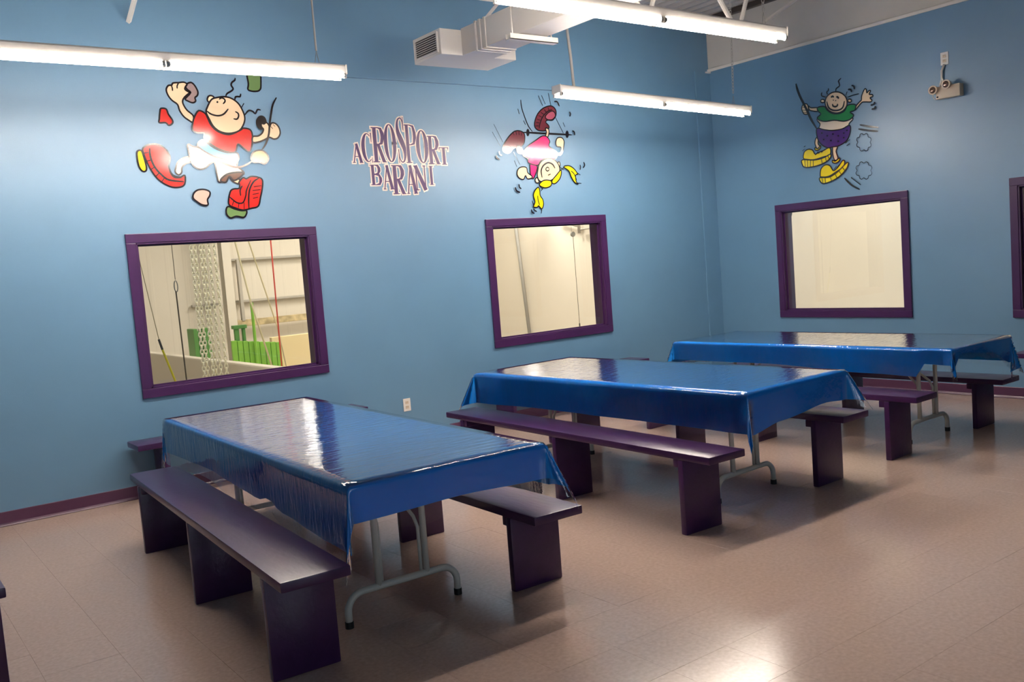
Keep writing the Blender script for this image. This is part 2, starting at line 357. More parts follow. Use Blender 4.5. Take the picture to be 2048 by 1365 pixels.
tag(MB().tube([(2.9, 5.75, 2.09), (2.9, 4.2, 2.10)], .018, 8).tube([(2.9, 5.80, 2.09), (2.999, 5.80, 2.09)], .02, 8).tube([(2.9, 5.80, 2.02), (2.9, 5.80, 2.5)], .03, 8).tube([(2.9, 5.80, 2.15), (2.9, 6.4, 2.3)], .025, 8).build('pipe_bracket', M_GIRT, smooth=True), 'cream pipe bracket at top right behind the middle window', 'bracket')
rope('loose_cable', [(2.95, 1.06, 2.3), (2.95, 1.103, 2.01), (2.95, 1.157, 1.83)], .008, (60, 56, 52), 'short dark cable at top left behind the right wall window', 'cable')

M_LAMP = mat('lit_lens', (255, 250, 240), rough=.4, emit=((1, .95, .86), 70))  # unseen lamps added so the table sheets catch white glints
for x, y, z, lab in ((-2.15, 7.0, 2.95, 'gym lamp added for table glints above the cream board'), (2.3, 6.6, 2.95, 'gym lamp added for table glints by the gym side wall')):
    t = empty('added_glint_lamp', (x, y, z)); tag(t, lab, 'lamp', 'added gym glint lamps')
    MB().tube([(0, 0, 0), (0, 0, .12), (0, 0, .26), (0, 0, .32)], [.22, .19, .09, .07], 20, caps=False).build('reflector', M_WHITE, t, smooth=True)
    MB().tube([(0, 0, .32), (0, 0, .5)], .07, 12).build('ballast_box', M_DARKSTEEL, t); MB().tube([(0, 0, .5), (0, 0, 6 - z)], .008, 6).build('hanger', M_CHAIN, t)
    MB().sphere((0, 0, .05), .17, (1, 1, .45), 18, 10).build('lens', M_LAMP, t, smooth=True)

# ------------------------------------------------------------------ benches
def make_bench(L, z, w=.282, lw=.286, inset=.217, legs=3):
    r = empty('bench')
    MB().cbox(-w / 2, w / 2, -L / 2, L / 2, z - .042, z, .007).build('seat', M_PURPLE, r, autos=True)
    ys = [-L / 2 + inset, 0, L / 2 - inset] if legs == 3 else [-L / 2 + inset, L / 2 - inset]
    for y in ys:
        MB().cbox(-lw / 2, lw / 2, y - .02, y + .02, 0, z - .042, .008).build('leg', M_PURPLE, r, autos=True)
        s = 1 if y <= 0 else -1
        MB().cbox(-lw / 2 + .01, lw / 2 - .01, y + s * .041 - .0205, y + s * .041 + .0205, z - .088, z - .0425, .004).build('cleat', M_PURPLE, r, autos=True)
    return r
BENCH = [(-7.036, -2.699, -.053, .454, 'purple wooden bench along the left side of the nearest blue table'),
         (-5.827, -2.630, -.0279, .402, 'low purple bench along the right side of the nearest blue table'),
         (-4.667, -2.659, -.0298, .462, 'purple bench with worn edges along the left side of the middle table'),
         (-3.475, -2.613, .0287, .471, 'purple bench tucked under the right side of the middle table'),
         (-2.596, -2.586, .0269, .457, 'purple bench along the left side of the farthest table'),
         (-1.311, -2.551, .018, .398, 'dark purple bench along the right side of the farthest table')]
for x, y, a, z, lab in BENCH:
    r = make_bench(2.7066, z); r.location = (x, y, 0); r.rotation_euler.z = a; tag(r, lab, 'bench', 'purple party benches')
for x, y, a, L, z, lab in [(-5.865, -.188, math.pi / 2, 1.87, .453, 'short purple bench against the blue wall below the chain window'),
                           (-2.60, -.20, math.pi / 2, 2.0, .453, 'short purple bench against the blue wall below the middle window'),
                           (-.19, -4.50, 0, 2.06, .455, 'purple bench end against the right wall at the right picture edge'),
                           (-8.186, -1.86, 0, 2.7, .455, 'purple bench leg cut off at the lower left picture edge')]:
    r = make_bench(L, z, w=.30, legs=2 if L < 2.5 else 3, inset=.20); r.location = (x, y, 0); r.rotation_euler.z = a; tag(r, lab, 'bench', 'purple party benches')

# ------------------------------------------------------------------ folding tables with a blue sheet and a clear sheet
ZT = .744
def arc(c, r, a0, a1, n, ax):
    return [(c[0] + r * math.cos(math.radians(a0 + (a1 - a0) * i / n)), c[1], c[2] + r * math.sin(math.radians(a0 + (a1 - a0) * i / n))) for i in range(n + 1)]
def make_table(x, y, a, L, Wd, shift, lab):
    r = empty('folding_table', (x, y, 0), a)
    zt = ZT - .006
    MB().cbox(-Wd / 2 + .004, Wd / 2 - .004, -L / 2 + .004, L / 2 - .004, zt - .042, zt, .01).build('tabletop', M_TOP, r, autos=True)
    for s in (-1, 1):
        yy = s * (L / 2 - .41); sx = shift
        pts = [(sx - .285, yy, .02), (sx - .285, yy, .07)] + arc((sx - .205, yy, .07), .08, 180, 90, 6, 0)[1:] + arc((sx + .205, yy, .07), .08, 90, 0, 6, 0) + [(sx + .285, yy, .02)]
        fb = MB().tube(pts, .0165, 10).build('foot_bar', M_GREYPIPE, r, smooth=True)
        for q in (-1, 1):
            MB().tube([(sx + q * .285, yy, 0), (sx + q * .285, yy, .03)], .0195, 10).build('rubber_foot', M_RUBBER, fb)
            MB().tube([(sx + q * .125, yy, .15), (sx + q * .125, yy, zt - .04)], .0155, 10).build('upright', M_GREYPIPE, r, smooth=True)
            MB().tube([(sx + q * .103, yy - s * .012, .165), (sx + q * .103, yy - s * .012, .37), (sx + q * .095, yy - s * .03, .42), (sx + q * .02, yy - s * .34, zt - .05)], .009, 8).build('brace', M_GREYPIPE, r, smooth=True)
    return tag(r, lab, 'table', 'white legged folding tables')
def make_cloth(name, x, y, a, L, Wd, z, drops, off, m, amp, seed, flare, pleat):
    """drops: functions of t in 0..1 along each side: left (far->near), right (far->near), near (left->right), far (left->right)"""
    rnd = random.Random(seed); dl, dr, dn, df = drops
    ph = [rnd.uniform(0, 6.28) for _ in range(8)]
    hx, hy = Wd / 2 + off, L / 2 + off; nA = 14; NX = 18; NY = 40
    ui = [('l', 1 - i / nA) for i in range(nA)] + [('c', -1 + 2 * i / NX) for i in range(NX + 1)] + [('r', (i + 1) / nA) for i in range(nA)]
    vi = [('n', 1 - i / nA) for i in range(nA)] + [('c', -1 + 2 * i / NY) for i in range(NY + 1)] + [('f', (i + 1) / nA) for i in range(nA)]
    R0 = .010
    def fold(d):
        if d < R0 * math.pi / 2: return R0 * math.sin(d / R0), R0 * (1 - math.cos(d / R0))
        return R0, R0 + d - R0 * math.pi / 2
    b = MB(); vs = []; fs = []
    for (sy, fy) in vi:
        for (sx, fx) in ui:
            tx = (fx + 1) / 2 if sx == 'c' else (0 if sx == 'l' else 1)
            ty = (1 - fy) / 2 if sy == 'c' else (1 if sy == 'n' else 0)
            A = 0 if sx == 'c' else fx * (dl(ty) if sx == 'l' else dr(ty))
            B = 0 if sy == 'c' else fy * (dn(tx) if sy == 'n' else df(tx))
            ex = -1 if sx == 'l' else 1; ey = -1 if sy == 'n' else 1
            px = fx * hx if sx == 'c' else ex * hx; py = fy * hy if sy == 'c' else ey * hy; pz = 0
            if sx != 'c' and sy == 'c':
                o, d = fold(A); w = A / .25
                rip = amp * w * (math.sin(py * 5.1 + ph[0]) + .6 * math.sin(py * 11.3 + ph[1] + A * 9) + .3 * math.sin(py * 23 + ph[2]))
                px += ex * (o + max(-.004, rip * (1 - min(1, 0) ) + .03 * w * abs(rip) )); pz = -d
            elif sy != 'c' and sx == 'c':
                o, d = fold(B); w = B / .25
                rip = amp * w * (math.sin(px * 7 + ph[3]) + .5 * math.sin(px * 15 + ph[4]))
                py += ey * (o + max(-.004, rip)); pz = -d
            elif sx != 'c' and sy != 'c':
                r_ = math.hypot(A, B); ang = math.atan2(B, A) if r_ > 1e-6 else .78
                k = flare[sx + sy] * math.sin(2 * ang) 
                o, d = fold(r_); side = d * (k + pleat * math.sin(ang * 14) * min(1, d / .1) * math.sin(2 * ang)); dn_ = d * math.sqrt(max(.05, 1 - k * k))
                cs, sn = math.cos(ang), math.sin(ang)
                px += ex * (o * cs + side * cs); py += ey * (o * sn + side * sn); pz = -dn_
            vs.append((px, py, pz))
    nu = len(ui)
    for j in range(len(vi) - 1):
        for i in range(nu - 1): fs.append((j * nu + i, j * nu + i + 1, (j + 1) * nu + i + 1, (j + 1) * nu + i))
    b.add(vs, fs); o = b.build(name, m, smooth=True); o.location = (x, y, z); o.rotation_euler.z = a
    return o
def lerp(*pts):
    def f(t):
        for (t0, v0), (t1, v1) in zip(pts, pts[1:]):
            if t <= t1: 
                k = (t - t0) / (t1 - t0); k = k * k * (3 - 2 * k); return v0 + k * (v1 - v0)
        return pts[-1][1]
    return f
def plus(f, d, s=0): return lambda t: f(t) + d + .012 * math.sin(t * 17 + s)
FL = [dict(ln=.16, rn=.40, lf=.1, rf=.3), dict(ln=.12, rn=.5, lf=.45, rf=.3), dict(ln=.12, rn=.12, lf=.25, rf=.2)]
TABLES = [(-6.387, -2.611, -.0275, 2.747, .953, -.07, 'nearest',
           (lerp((0, .215), (.35, .205), (.62, .235), (.66, .215), (.72, .255), (1, .285)), lerp((0, .2), (1, .2)), lerp((0, .16), (.5, .15), (1, .165)), lerp((0, .2), (1, .2)))),
          (-3.989, -2.655, .0418, 2.518, .983, .0, 'middle',
           (lerp((0, .235), (.3, .225), (1, .235)), lerp((0, .18), (1, .15)), lerp((0, .25), (.3, .21), (.75, .175), (1, .19)), lerp((0, .22), (1, .2)))),
          (-1.900, -2.713, .025, 2.517, .885, .0, 'farthest',
           (lerp((0, .165), (.4, .165), (.75, .2), (.92, .21), (.925, .115), (1, .12)), lerp((0, .2), (1, .2)), lerp((0, .16), (.14, .05), (.6, .09), (1, .21)), lerp((0, .2), (1, .2))))]
for k, (x, y, a, L, Wd, sh, nm, dr) in enumerate(TABLES):
    make_table(x, y, a, L, Wd, sh, {'nearest': 'nearest folding table with grey tube legs under blue plastic', 'middle': 'middle folding table with grey tube legs under blue plastic', 'farthest': 'farthest folding table with grey tube legs by the right wall'}[nm])
    o = make_cloth('plastic_tablecloth', x, y, a, L, Wd, ZT - .004, dr, .004, M_BLUE, .006, 3 + k, FL[k], .03 if k < 2 else .16)
    tag(o, 'shiny blue plastic tablecloth on the %s table' % nm, 'tablecloth', 'blue plastic tablecloths')
    o = make_cloth('clear_table_cover', x, y, a, L, Wd, ZT - .001, [plus(f, .07 if k == 0 else .04, i + k) for i, f in enumerate(dr)], .008, M_CLEAR, .007, 3 + k, FL[k], .03 if k < 2 else .16)
    tag(o, 'clear vinyl cover hanging over the blue cloth of the %s table' % nm, 'table cover', 'clear vinyl table covers')

# ------------------------------------------------------------------ strip lights
def strip_light(x0, x1, y, zl, zr, lab, susp):
    L = x1 - x0; r = empty('strip_light', ((x0 + x1) / 2, y, (zl + zr) / 2)); r.rotation_euler = (0, math.atan2(zl - zr, L), 0)
    h = L / 2; e = MB()
    prof = [(-.052, .006), (-.052, .048), (-.044, .058), (.044, .058), (.052, .048), (.052, .006)]; n = len(prof)
    e.add([(-h, p[0], p[1]) for p in prof] + [(h, p[0], p[1]) for p in prof], [(i, (i + 1) % n, n + (i + 1) % n, n + i) for i in range(n)] + [tuple(range(n))[::-1], tuple(range(n, 2 * n))])
    e.build('housing', M_WHITEMETAL, r)
    for s in (-1, 1):
        MB().cbox(s * h - .004, s * h + .004, -.056, .056, -.006, .060, .002).build('end_plate', M_WHITEMETAL, r)
    for xx in (-h + .012, -.012, .012, h - .012):
        for q in (-1, 1): MB().cbox(xx - .009, xx + .009, q * .042 - .010, q * .042 + .010, -.034, .006, .003).build('lamp_holder', M_WHITEMETAL, r)
    for s in (-1, 1):
        a, c = (-h + .022, -.022) if s < 0 else (.022, h - .022)
        for q in (-1, 1):
            tb_ = MB().tube([(a, q * .042, -.014), (c, q * .042, -.014)], .0165, 14).build('fluorescent_tube', M_TUBE, r, autos=True)
            for e0, e1 in ((a - .012, a + .003), (c - .003, c + .012)): MB().tube([(e0, q * .042, -.014), (e1, q * .042, -.014)], .0172, 12).build('tube_cap', M_CHAIN, tb_)
    for px, kind in susp:
        lx = px - (x0 + x1) / 2
        MB().tube([(lx - .018, 0, .06), (lx, 0, .15)], .0022, 6).tube([(lx + .018, 0, .06), (lx, 0, .15)], .0022, 6).build('hanger_hook', M_CHAIN, r)
        top = ZC - (zl + zr) / 2
        if kind == 'cable': MB().tube([(lx, 0, .15), (lx, 0, top)], .007, 8).build('suspension_cable', M_CABLE, r)
        elif kind == 'conduit':
            MB().tube([(lx, .0, .06), (lx - .02, 0, .3), (lx - .05, 0, .55), (lx - .06, 0, top)], .012, 8).build('flexible_conduit', M_CABLE, r, smooth=True)
        else: chain_mesh((lx, 0, top), (lx, 0, .15), .03, .0026, M_CABLE, 'suspension_chain', r)
    return tag(r, lab, 'strip light', 'suspended fluorescent strip lights')
strip_light(-7.875, -5.43, -1.40, 2.955, 2.955, 'fluorescent strip light hanging above the running cartoon figure', [(-5.62, 'cable'), (-7.7, 'cable')])
strip_light(-3.51, -1.10, -1.40, 2.925, 2.845, 'fluorescent strip light hanging above the upside-down cartoon figure', [(-3.32, 'conduit'), (-1.30, 'chain')])
strip_light(-5.40, -2.955, -3.20, 3.005, 2.985, 'large near fluorescent strip light in front of the air duct', [(-3.14, 'chain'), (-5.2, 'chain')])

# ------------------------------------------------------------------ air duct with end box and hanger
t = empty('air_duct', (-4.16, -1.25, 3.2)); tag(t, 'cream rectangular air duct ending in a grille box', 'air duct')
o = MB().cbox(-.135, .135, -6.0, -.18, 0, .213, .004).build('duct_run', M_WHITE, t)
for y in (-.18, -.235, -.30): MB().cbox(-.143, .143, y - .012, y + .012, -.008, .220, .003).build('flange', M_WHITE, t)
MB().cbox(-.15, .15, -.19, .0, -.002, .205, .004).build('collar', M_WHITE, t)
bx = MB().cbox(-.345, .375, .0, .40, 0, .195, .005).build('end_box', M_WHITE, t)
gm = mat('grille_shadow', (40, 36, 34), rough=.8)
for s, xx in ((-1, -.345), (1, .375)):
    g = MB().box(xx + s * .0005, xx + s * .002, .045, .355, .03, .165).build('grille', gm, bx)
    for i in range(8): MB().box(min(xx, xx + s * .010), max(xx, xx + s * .010), .045, .355, .034 + i * .0165, .038 + i * .0165).build('louvre', M_WHITE, bx)
    f = MB(); 
    for q in ((.03, .045, .02, .175), (.355, .37, .02, .175), (.045, .355, .02, .03), (.045, .355, .165, .175)): f.box(min(xx, xx + s * .012), max(xx, xx + s * .012), *q)
    f.build('grille_frame', M_WHITE, bx)
t = empty('duct_hanger', (-4.17, -1.95, 3.15)); tag(t, 'white strut trapeze hanger with rods under the air duct', 'hanger')
b = MB().box(-.22, .22, -.03, .03, 0, .005).box(-.22, .22, -.03, -.025, 0, .04).box(-.22, .22, .025, .03, 0, .04); b.build('strut', M_WHITE, t)
for s in (-1, 1): MB().tube([(s * .18, 0, .0), (s * .18, 0, ZC - 3.15)], .006, 8).build('rod', M_WHITE, t)
# open web roof joist and wall braces
t = empty('roof_joist', (0, -2.2, 0)); tag(t, 'white open web steel joist above the strip lights', 'joist')
MB().box(-11.2, 0, -.05, .05, ZC - .05, ZC - .002).build('top_chord', M_WHITE, t); MB().box(-10.8, -1.84, -.035, .035, 3.325, 3.36).build('bottom_chord', M_WHITE, t)
xs = -2.175
while xs > -10:
    MB().tube([(xs - .02, 0, 3.35), (xs - .68, 0, ZC - .04)], .021, 8).build('web_bar', M_WHITE, t); MB().tube([(xs + .02, 0, 3.35), (xs + .38, 0, ZC - .04)], .018, 8).build('web_bar', M_WHITE, t); xs -= 1.06
MB().tube([(-1.90, 0, 3.40), (-.42, 0, ZC - .03)], .016, 8).build('end_web', M_WHITE, t)
for x, z, s, lab in ((-6.444, 3.575, .5, 'white angle brace on the blue wall at top left'), (-3.44, 3.62, .40, 'white angle brace behind the air duct')):
    b = MB(); y1 = -(ZC - z) / s
    b.tube([(x, -.002, z), (x, y1, ZC - .005)], .02, 4); tag(b.build('wall_brace', M_WHITE), lab, 'brace', 'wall braces')

# ------------------------------------------------------------------ sockets and emergency light
def outlet(name, loc, facing, lab):
    r = empty(name, loc); r.rotation_euler.z = facing
    MB().cbox(-.037, .037, -.007, 0, -.058, .058, .003).build('cover_plate', M_WHITEMETAL, r)
    fm = mat('almond_plastic', (222, 204, 180), rough=.4)
    for s in (-1, 1):
        q = MB().cbox(-.017, .017, -.010, -.005, s * .021 - .014, s * .021 + .014, .003).build('socket', fm, r)
        for xx in (-.006, .006): MB().box(xx - .001, xx + .001, -.0106, -.009, s * .021 - .001, s * .021 + .008).build('slot', M_DARKSTEEL, q)
    return tag(r, lab, 'outlet')
outlet('wall_outlet', (-4.368, -.0005, .354), 0, 'white double outlet low on the blue wall between the tables')
outlet('wall_outlet', (-.0005, -2.80, 3.132), -math.pi / 2, 'white outlet high on the right wall above the emergency light')
t = empty('emergency_light', (-.001, -2.855, 2.765)); t.rotation_euler.z = -math.pi / 2; tag(t, 'beige twin head emergency light on the right wall', 'emergency light')
M_BEIGE = mat('beige_plastic', (214, 196, 170), rough=.45); M_LENS = mat('lamp_lens', (120, 96, 84), rough=.1, metal=.6)
MB().cbox(-.112, .112, -.075, 0, 0, .112, .008).build('body', M_BEIGE, t, autos=True)
for x, z in ((-.125, .088), (.0, .118)):
    h = MB().tube([(x, -.05, z), (x, -.085, z), (x, -.105, z)], [.030, .040, .042], 16).build('lamp_head', M_BEIGE, t, autos=True)
    MB().sphere((x, -.102, z), .031, (1, .35, 1), 14, 8).build('lens', M_LENS, h, smooth=True)
    MB().tube([(x, -.05, z), (x + .02, -.035, z - .03)], .010, 8).build('swivel', M_BEIGE, h)
MB().tube([(-.095, -.076, .02), (-.095, -.080, .02)], .008, 10).build('test_button', M_RUBBER, t)
MB().tube([(-.055, -.012, .315), (-.08, -.014, .26), (-.082, -.012, .18), (-.10, -.012, .13), (-.10, -.015, .10)], .011, 8).build('power_cord', M_WHITE, t, smooth=True)
MB().tube([(-.078, -.013, .20), (-.065, -.013, .15), (-.06, -.013, .11)], .008, 8).build('power_cord', M_WHITE, t, smooth=True)
MB().tube([(-.148, -.05, .075), (-.16, -.04, .04), (-.145, -.03, .01), (-.112, -.03, .005)], .004, 8).build('power_cord', M_WHITE, t, smooth=True)

# ------------------------------------------------------------------ vinyl wall decals
CLIMBER = [
 ('F','rock','stone_grey',[(-6.072,3.128),(-6.03,3.152),(-6.001,3.132),(-5.98,3.085),(-5.987,3.054),(-6.007,3.036),(-6.005,3.01),(-6.029,2.996),(-6.063,3.007),(-6.083,3.024),(-6.038,3.073),(-6.062,3.098)]),
 ('F','raised_arm','skin',[(-6.045,2.847),(-6.078,2.863),(-6.11,2.888),(-6.136,2.931),(-6.148,2.978),(-6.184,3.006),(-6.207,3.035),(-6.22,3.069),(-6.219,3.095),(-6.202,3.119),(-6.176,3.124),(-6.168,3.138),(-6.144,3.144),(-6.122,3.145),(-6.082,3.151),(-6.059,3.137),(-6.073,3.115),(-6.078,3.096),(-6.055,3.08),(-6.036,3.078),(-6.066,3.055),(-6.091,3.032),(-6.106,3.005),(-6.101,2.975),(-6.079,2.937),(-6.035,2.895)]),
 ('S','finger_line',0.007,[(-6.175,3.08),(-6.174,3.101),(-6.179,3.12)]),
 ('S','finger_line',0.007,[(-6.137,3.099),(-6.135,3.121),(-6.121,3.144)]),
 ('F','rock','red',[(-6.276,2.943),(-6.238,2.94),(-6.225,2.902),(-6.2,2.859),(-6.201,2.834),(-6.23,2.816),(-6.253,2.836),(-6.3,2.835),(-6.297,2.865),(-6.287,2.917)]),
 ('F','rock','moss',[(-5.563,3.267),(-5.462,3.278),(-5.46,3.156),(-5.478,3.118),(-5.513,3.108),(-5.551,3.11),(-5.573,3.123),(-5.564,3.168)]),
 ('S','hair_curl',0.0096,[(-5.762,3.053),(-5.75,3.078),(-5.711,3.102),(-5.695,3.121),(-5.708,3.147),(-5.699,3.17),(-5.674,3.189),(-5.67,3.207)]),
 ('S','hair_curl',0.0096,[(-5.69,3.032),(-5.683,3.055),(-5.664,3.06),(-5.645,3.061),(-5.636,3.084)]),
 ('S','hair_curl',0.0096,[(-5.64,2.976),(-5.618,3.008)]),
 ('S','hair_curl',0.0096,[(-5.623,2.913),(-5.586,2.951),(-5.553,2.947),(-5.531,2.93),(-5.509,2.962),(-5.482,2.959)]),
 ('F','leg','skin',[(-6.09,2.579),(-6.144,2.57),(-6.191,2.539),(-6.212,2.496),(-6.22,2.461),(-6.197,2.439),(-6.173,2.457),(-6.165,2.496),(-6.131,2.527),(-6.09,2.54)]),
 ('F','shoe','red',[(-6.442,2.64),(-6.398,2.667),(-6.339,2.672),(-6.29,2.651),(-6.256,2.608),(-6.248,2.565),(-6.261,2.522),(-6.264,2.496),(-6.251,2.453),(-6.228,2.431),(-6.186,2.422),(-6.15,2.435),(-6.156,2.374),(-6.185,2.348),(-6.246,2.344),(-6.303,2.366),(-6.358,2.41),(-6.401,2.479),(-6.427,2.547),(-6.442,2.607)]),
 ('S','sole_line',0.0105,[(-6.392,2.641),(-6.394,2.581),(-6.373,2.505),(-6.329,2.444),(-6.274,2.401),(-6.163,2.387)]),
 ('S','tread_line',0.0087,[(-6.442,2.602),(-6.404,2.609)]),
 ('S','tread_line',0.0087,[(-6.426,2.543),(-6.392,2.552)]),
 ('S','tread_line',0.0087,[(-6.403,2.479),(-6.372,2.498)]),
 ('S','tread_line',0.0087,[(-6.371,2.427),(-6.341,2.455)]),
 ('S','tread_line',0.0087,[(-6.331,2.386),(-6.304,2.42)]),
 ('S','cuff_line',0.0078,[(-6.263,2.505),(-6.259,2.461),(-6.233,2.422),(-6.177,2.417)]),
 ('F','shoe_heel','yellow',[(-6.486,2.615),(-6.456,2.622),(-6.444,2.581),(-6.432,2.504),(-6.439,2.47),(-6.465,2.469),(-6.485,2.504),(-6.491,2.564)]),
 ('F','leg','skin',[(-5.795,2.433),(-5.762,2.437),(-5.715,2.392),(-5.727,2.365),(-5.768,2.379),(-5.793,2.406)]),
 ('F','shoe','red',[(-5.726,2.378),(-5.689,2.414),(-5.662,2.405),(-5.622,2.423),(-5.565,2.418),(-5.529,2.395),(-5.536,2.33),(-5.558,2.257),(-5.585,2.184),(-5.649,2.167),(-5.716,2.155),(-5.78,2.175),(-5.824,2.199),(-5.824,2.244),(-5.803,2.307),(-5.774,2.325),(-5.731,2.329),(-5.723,2.36)]),
 ('S','sole_line',0.0078,[(-5.723,2.269),(-5.723,2.315),(-5.701,2.351)]),
 ('S','sole_line',0.0078,[(-5.813,2.262),(-5.796,2.244),(-5.757,2.214),(-5.71,2.215),(-5.681,2.269),(-5.67,2.314),(-5.625,2.396)]),
 ('S','sole_line',0.0087,[(-5.666,2.163),(-5.659,2.25),(-5.642,2.323),(-5.603,2.382),(-5.557,2.409)]),
 ('S','tread_line',0.007,[(-5.607,2.341),(-5.544,2.349)]),
 ('S','tread_line',0.007,[(-5.62,2.311),(-5.552,2.317)]),
 ('S','tread_line',0.007,[(-5.623,2.279),(-5.569,2.288)]),
 ('S','tread_line',0.007,[(-5.623,2.247),(-5.58,2.256)]),
 ('S','tread_line',0.007,[(-5.783,2.234),(-5.801,2.194)]),
 ('S','tread_line',0.007,[(-5.744,2.211),(-5.752,2.175)]),
 ('S','tread_line',0.007,[(-5.701,2.214),(-5.706,2.164)]),
 ('F','shorts','cream',[(-6.105,2.671),(-6.064,2.658),(-6.021,2.65),(-5.946,2.602),(-5.868,2.567),(-5.787,2.55),(-5.723,2.546),(-5.727,2.505),(-5.676,2.455),(-5.706,2.433),(-5.78,2.442),(-5.83,2.406),(-5.888,2.38),(-5.9,2.434),(-5.908,2.532),(-5.945,2.523),(-5.984,2.492),(-6.034,2.483),(-6.08,2.514),(-6.099,2.584)]),
 ('F','shorts_lining','brown',[(-5.877,2.393),(-5.827,2.438),(-5.76,2.455),(-5.678,2.455),(-5.718,2.414),(-5.767,2.392),(-5.8,2.424),(-5.833,2.379)]),
 ('F','waistband','sky',[(-5.975,2.708),(-5.93,2.669),(-5.87,2.634),(-5.799,2.613),(-5.716,2.609),(-5.717,2.55),(-5.787,2.55),(-5.877,2.572),(-5.954,2.607),(-6.013,2.646),(-6.028,2.672),(-6.007,2.699)]),
 ('F','shirt','red',[(-6.045,2.847),(-6.027,2.891),(-5.991,2.936),(-5.944,2.916),(-5.926,2.877),(-5.904,2.824),(-5.855,2.777),(-5.765,2.756),(-5.668,2.795),(-5.648,2.809),(-5.588,2.796),(-5.576,2.733),(-5.593,2.66),(-5.616,2.623),(-5.66,2.65),(-5.704,2.681),(-5.734,2.618),(-5.807,2.621),(-5.878,2.647),(-5.928,2.682),(-5.97,2.717),(-5.969,2.761),(-6.018,2.764),(-6.055,2.785)]),
 ('F','ear','skin',[(-5.915,3.022),(-5.903,3.049),(-5.88,3.056),(-5.859,3.042),(-5.875,3.015),(-5.903,3.005)]),
 ('F','head','skin',[(-5.921,2.965),(-5.883,3.024),(-5.836,3.043),(-5.771,3.052),(-5.717,3.04),(-5.666,3.002),(-5.635,2.94),(-5.626,2.886),(-5.646,2.831),(-5.688,2.785),(-5.765,2.765),(-5.837,2.777),(-5.887,2.816),(-5.917,2.877),(-5.934,2.925)]),
 ('S','smile',0.0096,[(-5.93,2.936),(-5.895,2.911),(-5.842,2.901),(-5.795,2.916),(-5.754,2.958)]),
 ('S','nose',0.0087,[(-5.821,3.029),(-5.8,3.042),(-5.778,3.033),(-5.775,3.015),(-5.793,2.995)]),
 ('S','ear_line',0.0087,[(-5.7,2.939),(-5.678,2.925),(-5.676,2.902),(-5.692,2.879),(-5.72,2.881)]),
 ('F','eye','black',[(-5.829,3.008),(-5.832,3.002),(-5.838,3.0),(-5.843,3.002),(-5.845,3.008),(-5.842,3.013),(-5.836,3.016),(-5.831,3.014)]),
 ('F','hold','black',[(-5.444,2.86),(-5.453,2.831),(-5.473,2.81),(-5.497,2.801),(-5.519,2.808),(-5.534,2.829),(-5.537,2.857),(-5.528,2.885),(-5.509,2.907),(-5.485,2.915),(-5.462,2.908),(-5.448,2.888)]),
 ('F','rock','tan',[(-5.606,2.578),(-5.588,2.615),(-5.543,2.633),(-5.495,2.629),(-5.461,2.588),(-5.465,2.551),(-5.497,2.524),(-5.543,2.537),(-5.591,2.537),(-5.608,2.56)]),
 ('S:brown','rope',0.0105,[(-5.589,2.555),(-5.64,2.523),(-5.699,2.5),(-5.755,2.5),(-5.809,2.518),(-5.888,2.549)]),
 ('F','arm','skin',[(-5.575,2.742),(-5.531,2.748),(-5.495,2.771),(-5.479,2.804),(-5.494,2.826),(-5.491,2.852),(-5.471,2.847),(-5.45,2.859),(-5.434,2.846),(-5.424,2.828),(-5.404,2.856),(-5.37,2.852),(-5.344,2.821),(-5.338,2.775),(-5.362,2.737),(-5.398,2.727),(-5.435,2.74),(-5.476,2.721),(-5.526,2.702),(-5.579,2.697)]),
 ('S','finger_line',0.0061,[(-5.416,2.828),(-5.399,2.81)]),
 ('S','finger_line',0.0061,[(-5.395,2.847),(-5.377,2.829)]),
 ('S','rope',0.0113,[(-5.341,3.065),(-5.379,3.004),(-5.401,2.93),(-5.422,2.846),(-5.438,2.763),(-5.47,2.689),(-5.509,2.638)]),
 ('F','rock','moss',[(-5.855,2.164),(-5.835,2.186),(-5.79,2.167),(-5.736,2.151),(-5.693,2.15),(-5.691,2.127),(-5.718,2.096),(-5.778,2.107),(-5.826,2.095),(-5.855,2.123)]),
 ('F','rock','pink_stone',[(-6.099,2.294),(-6.065,2.32),(-6.011,2.323),(-5.973,2.305),(-5.976,2.274),(-5.997,2.243),(-5.997,2.203),(-6.041,2.204),(-6.083,2.232),(-6.107,2.259)]),
]
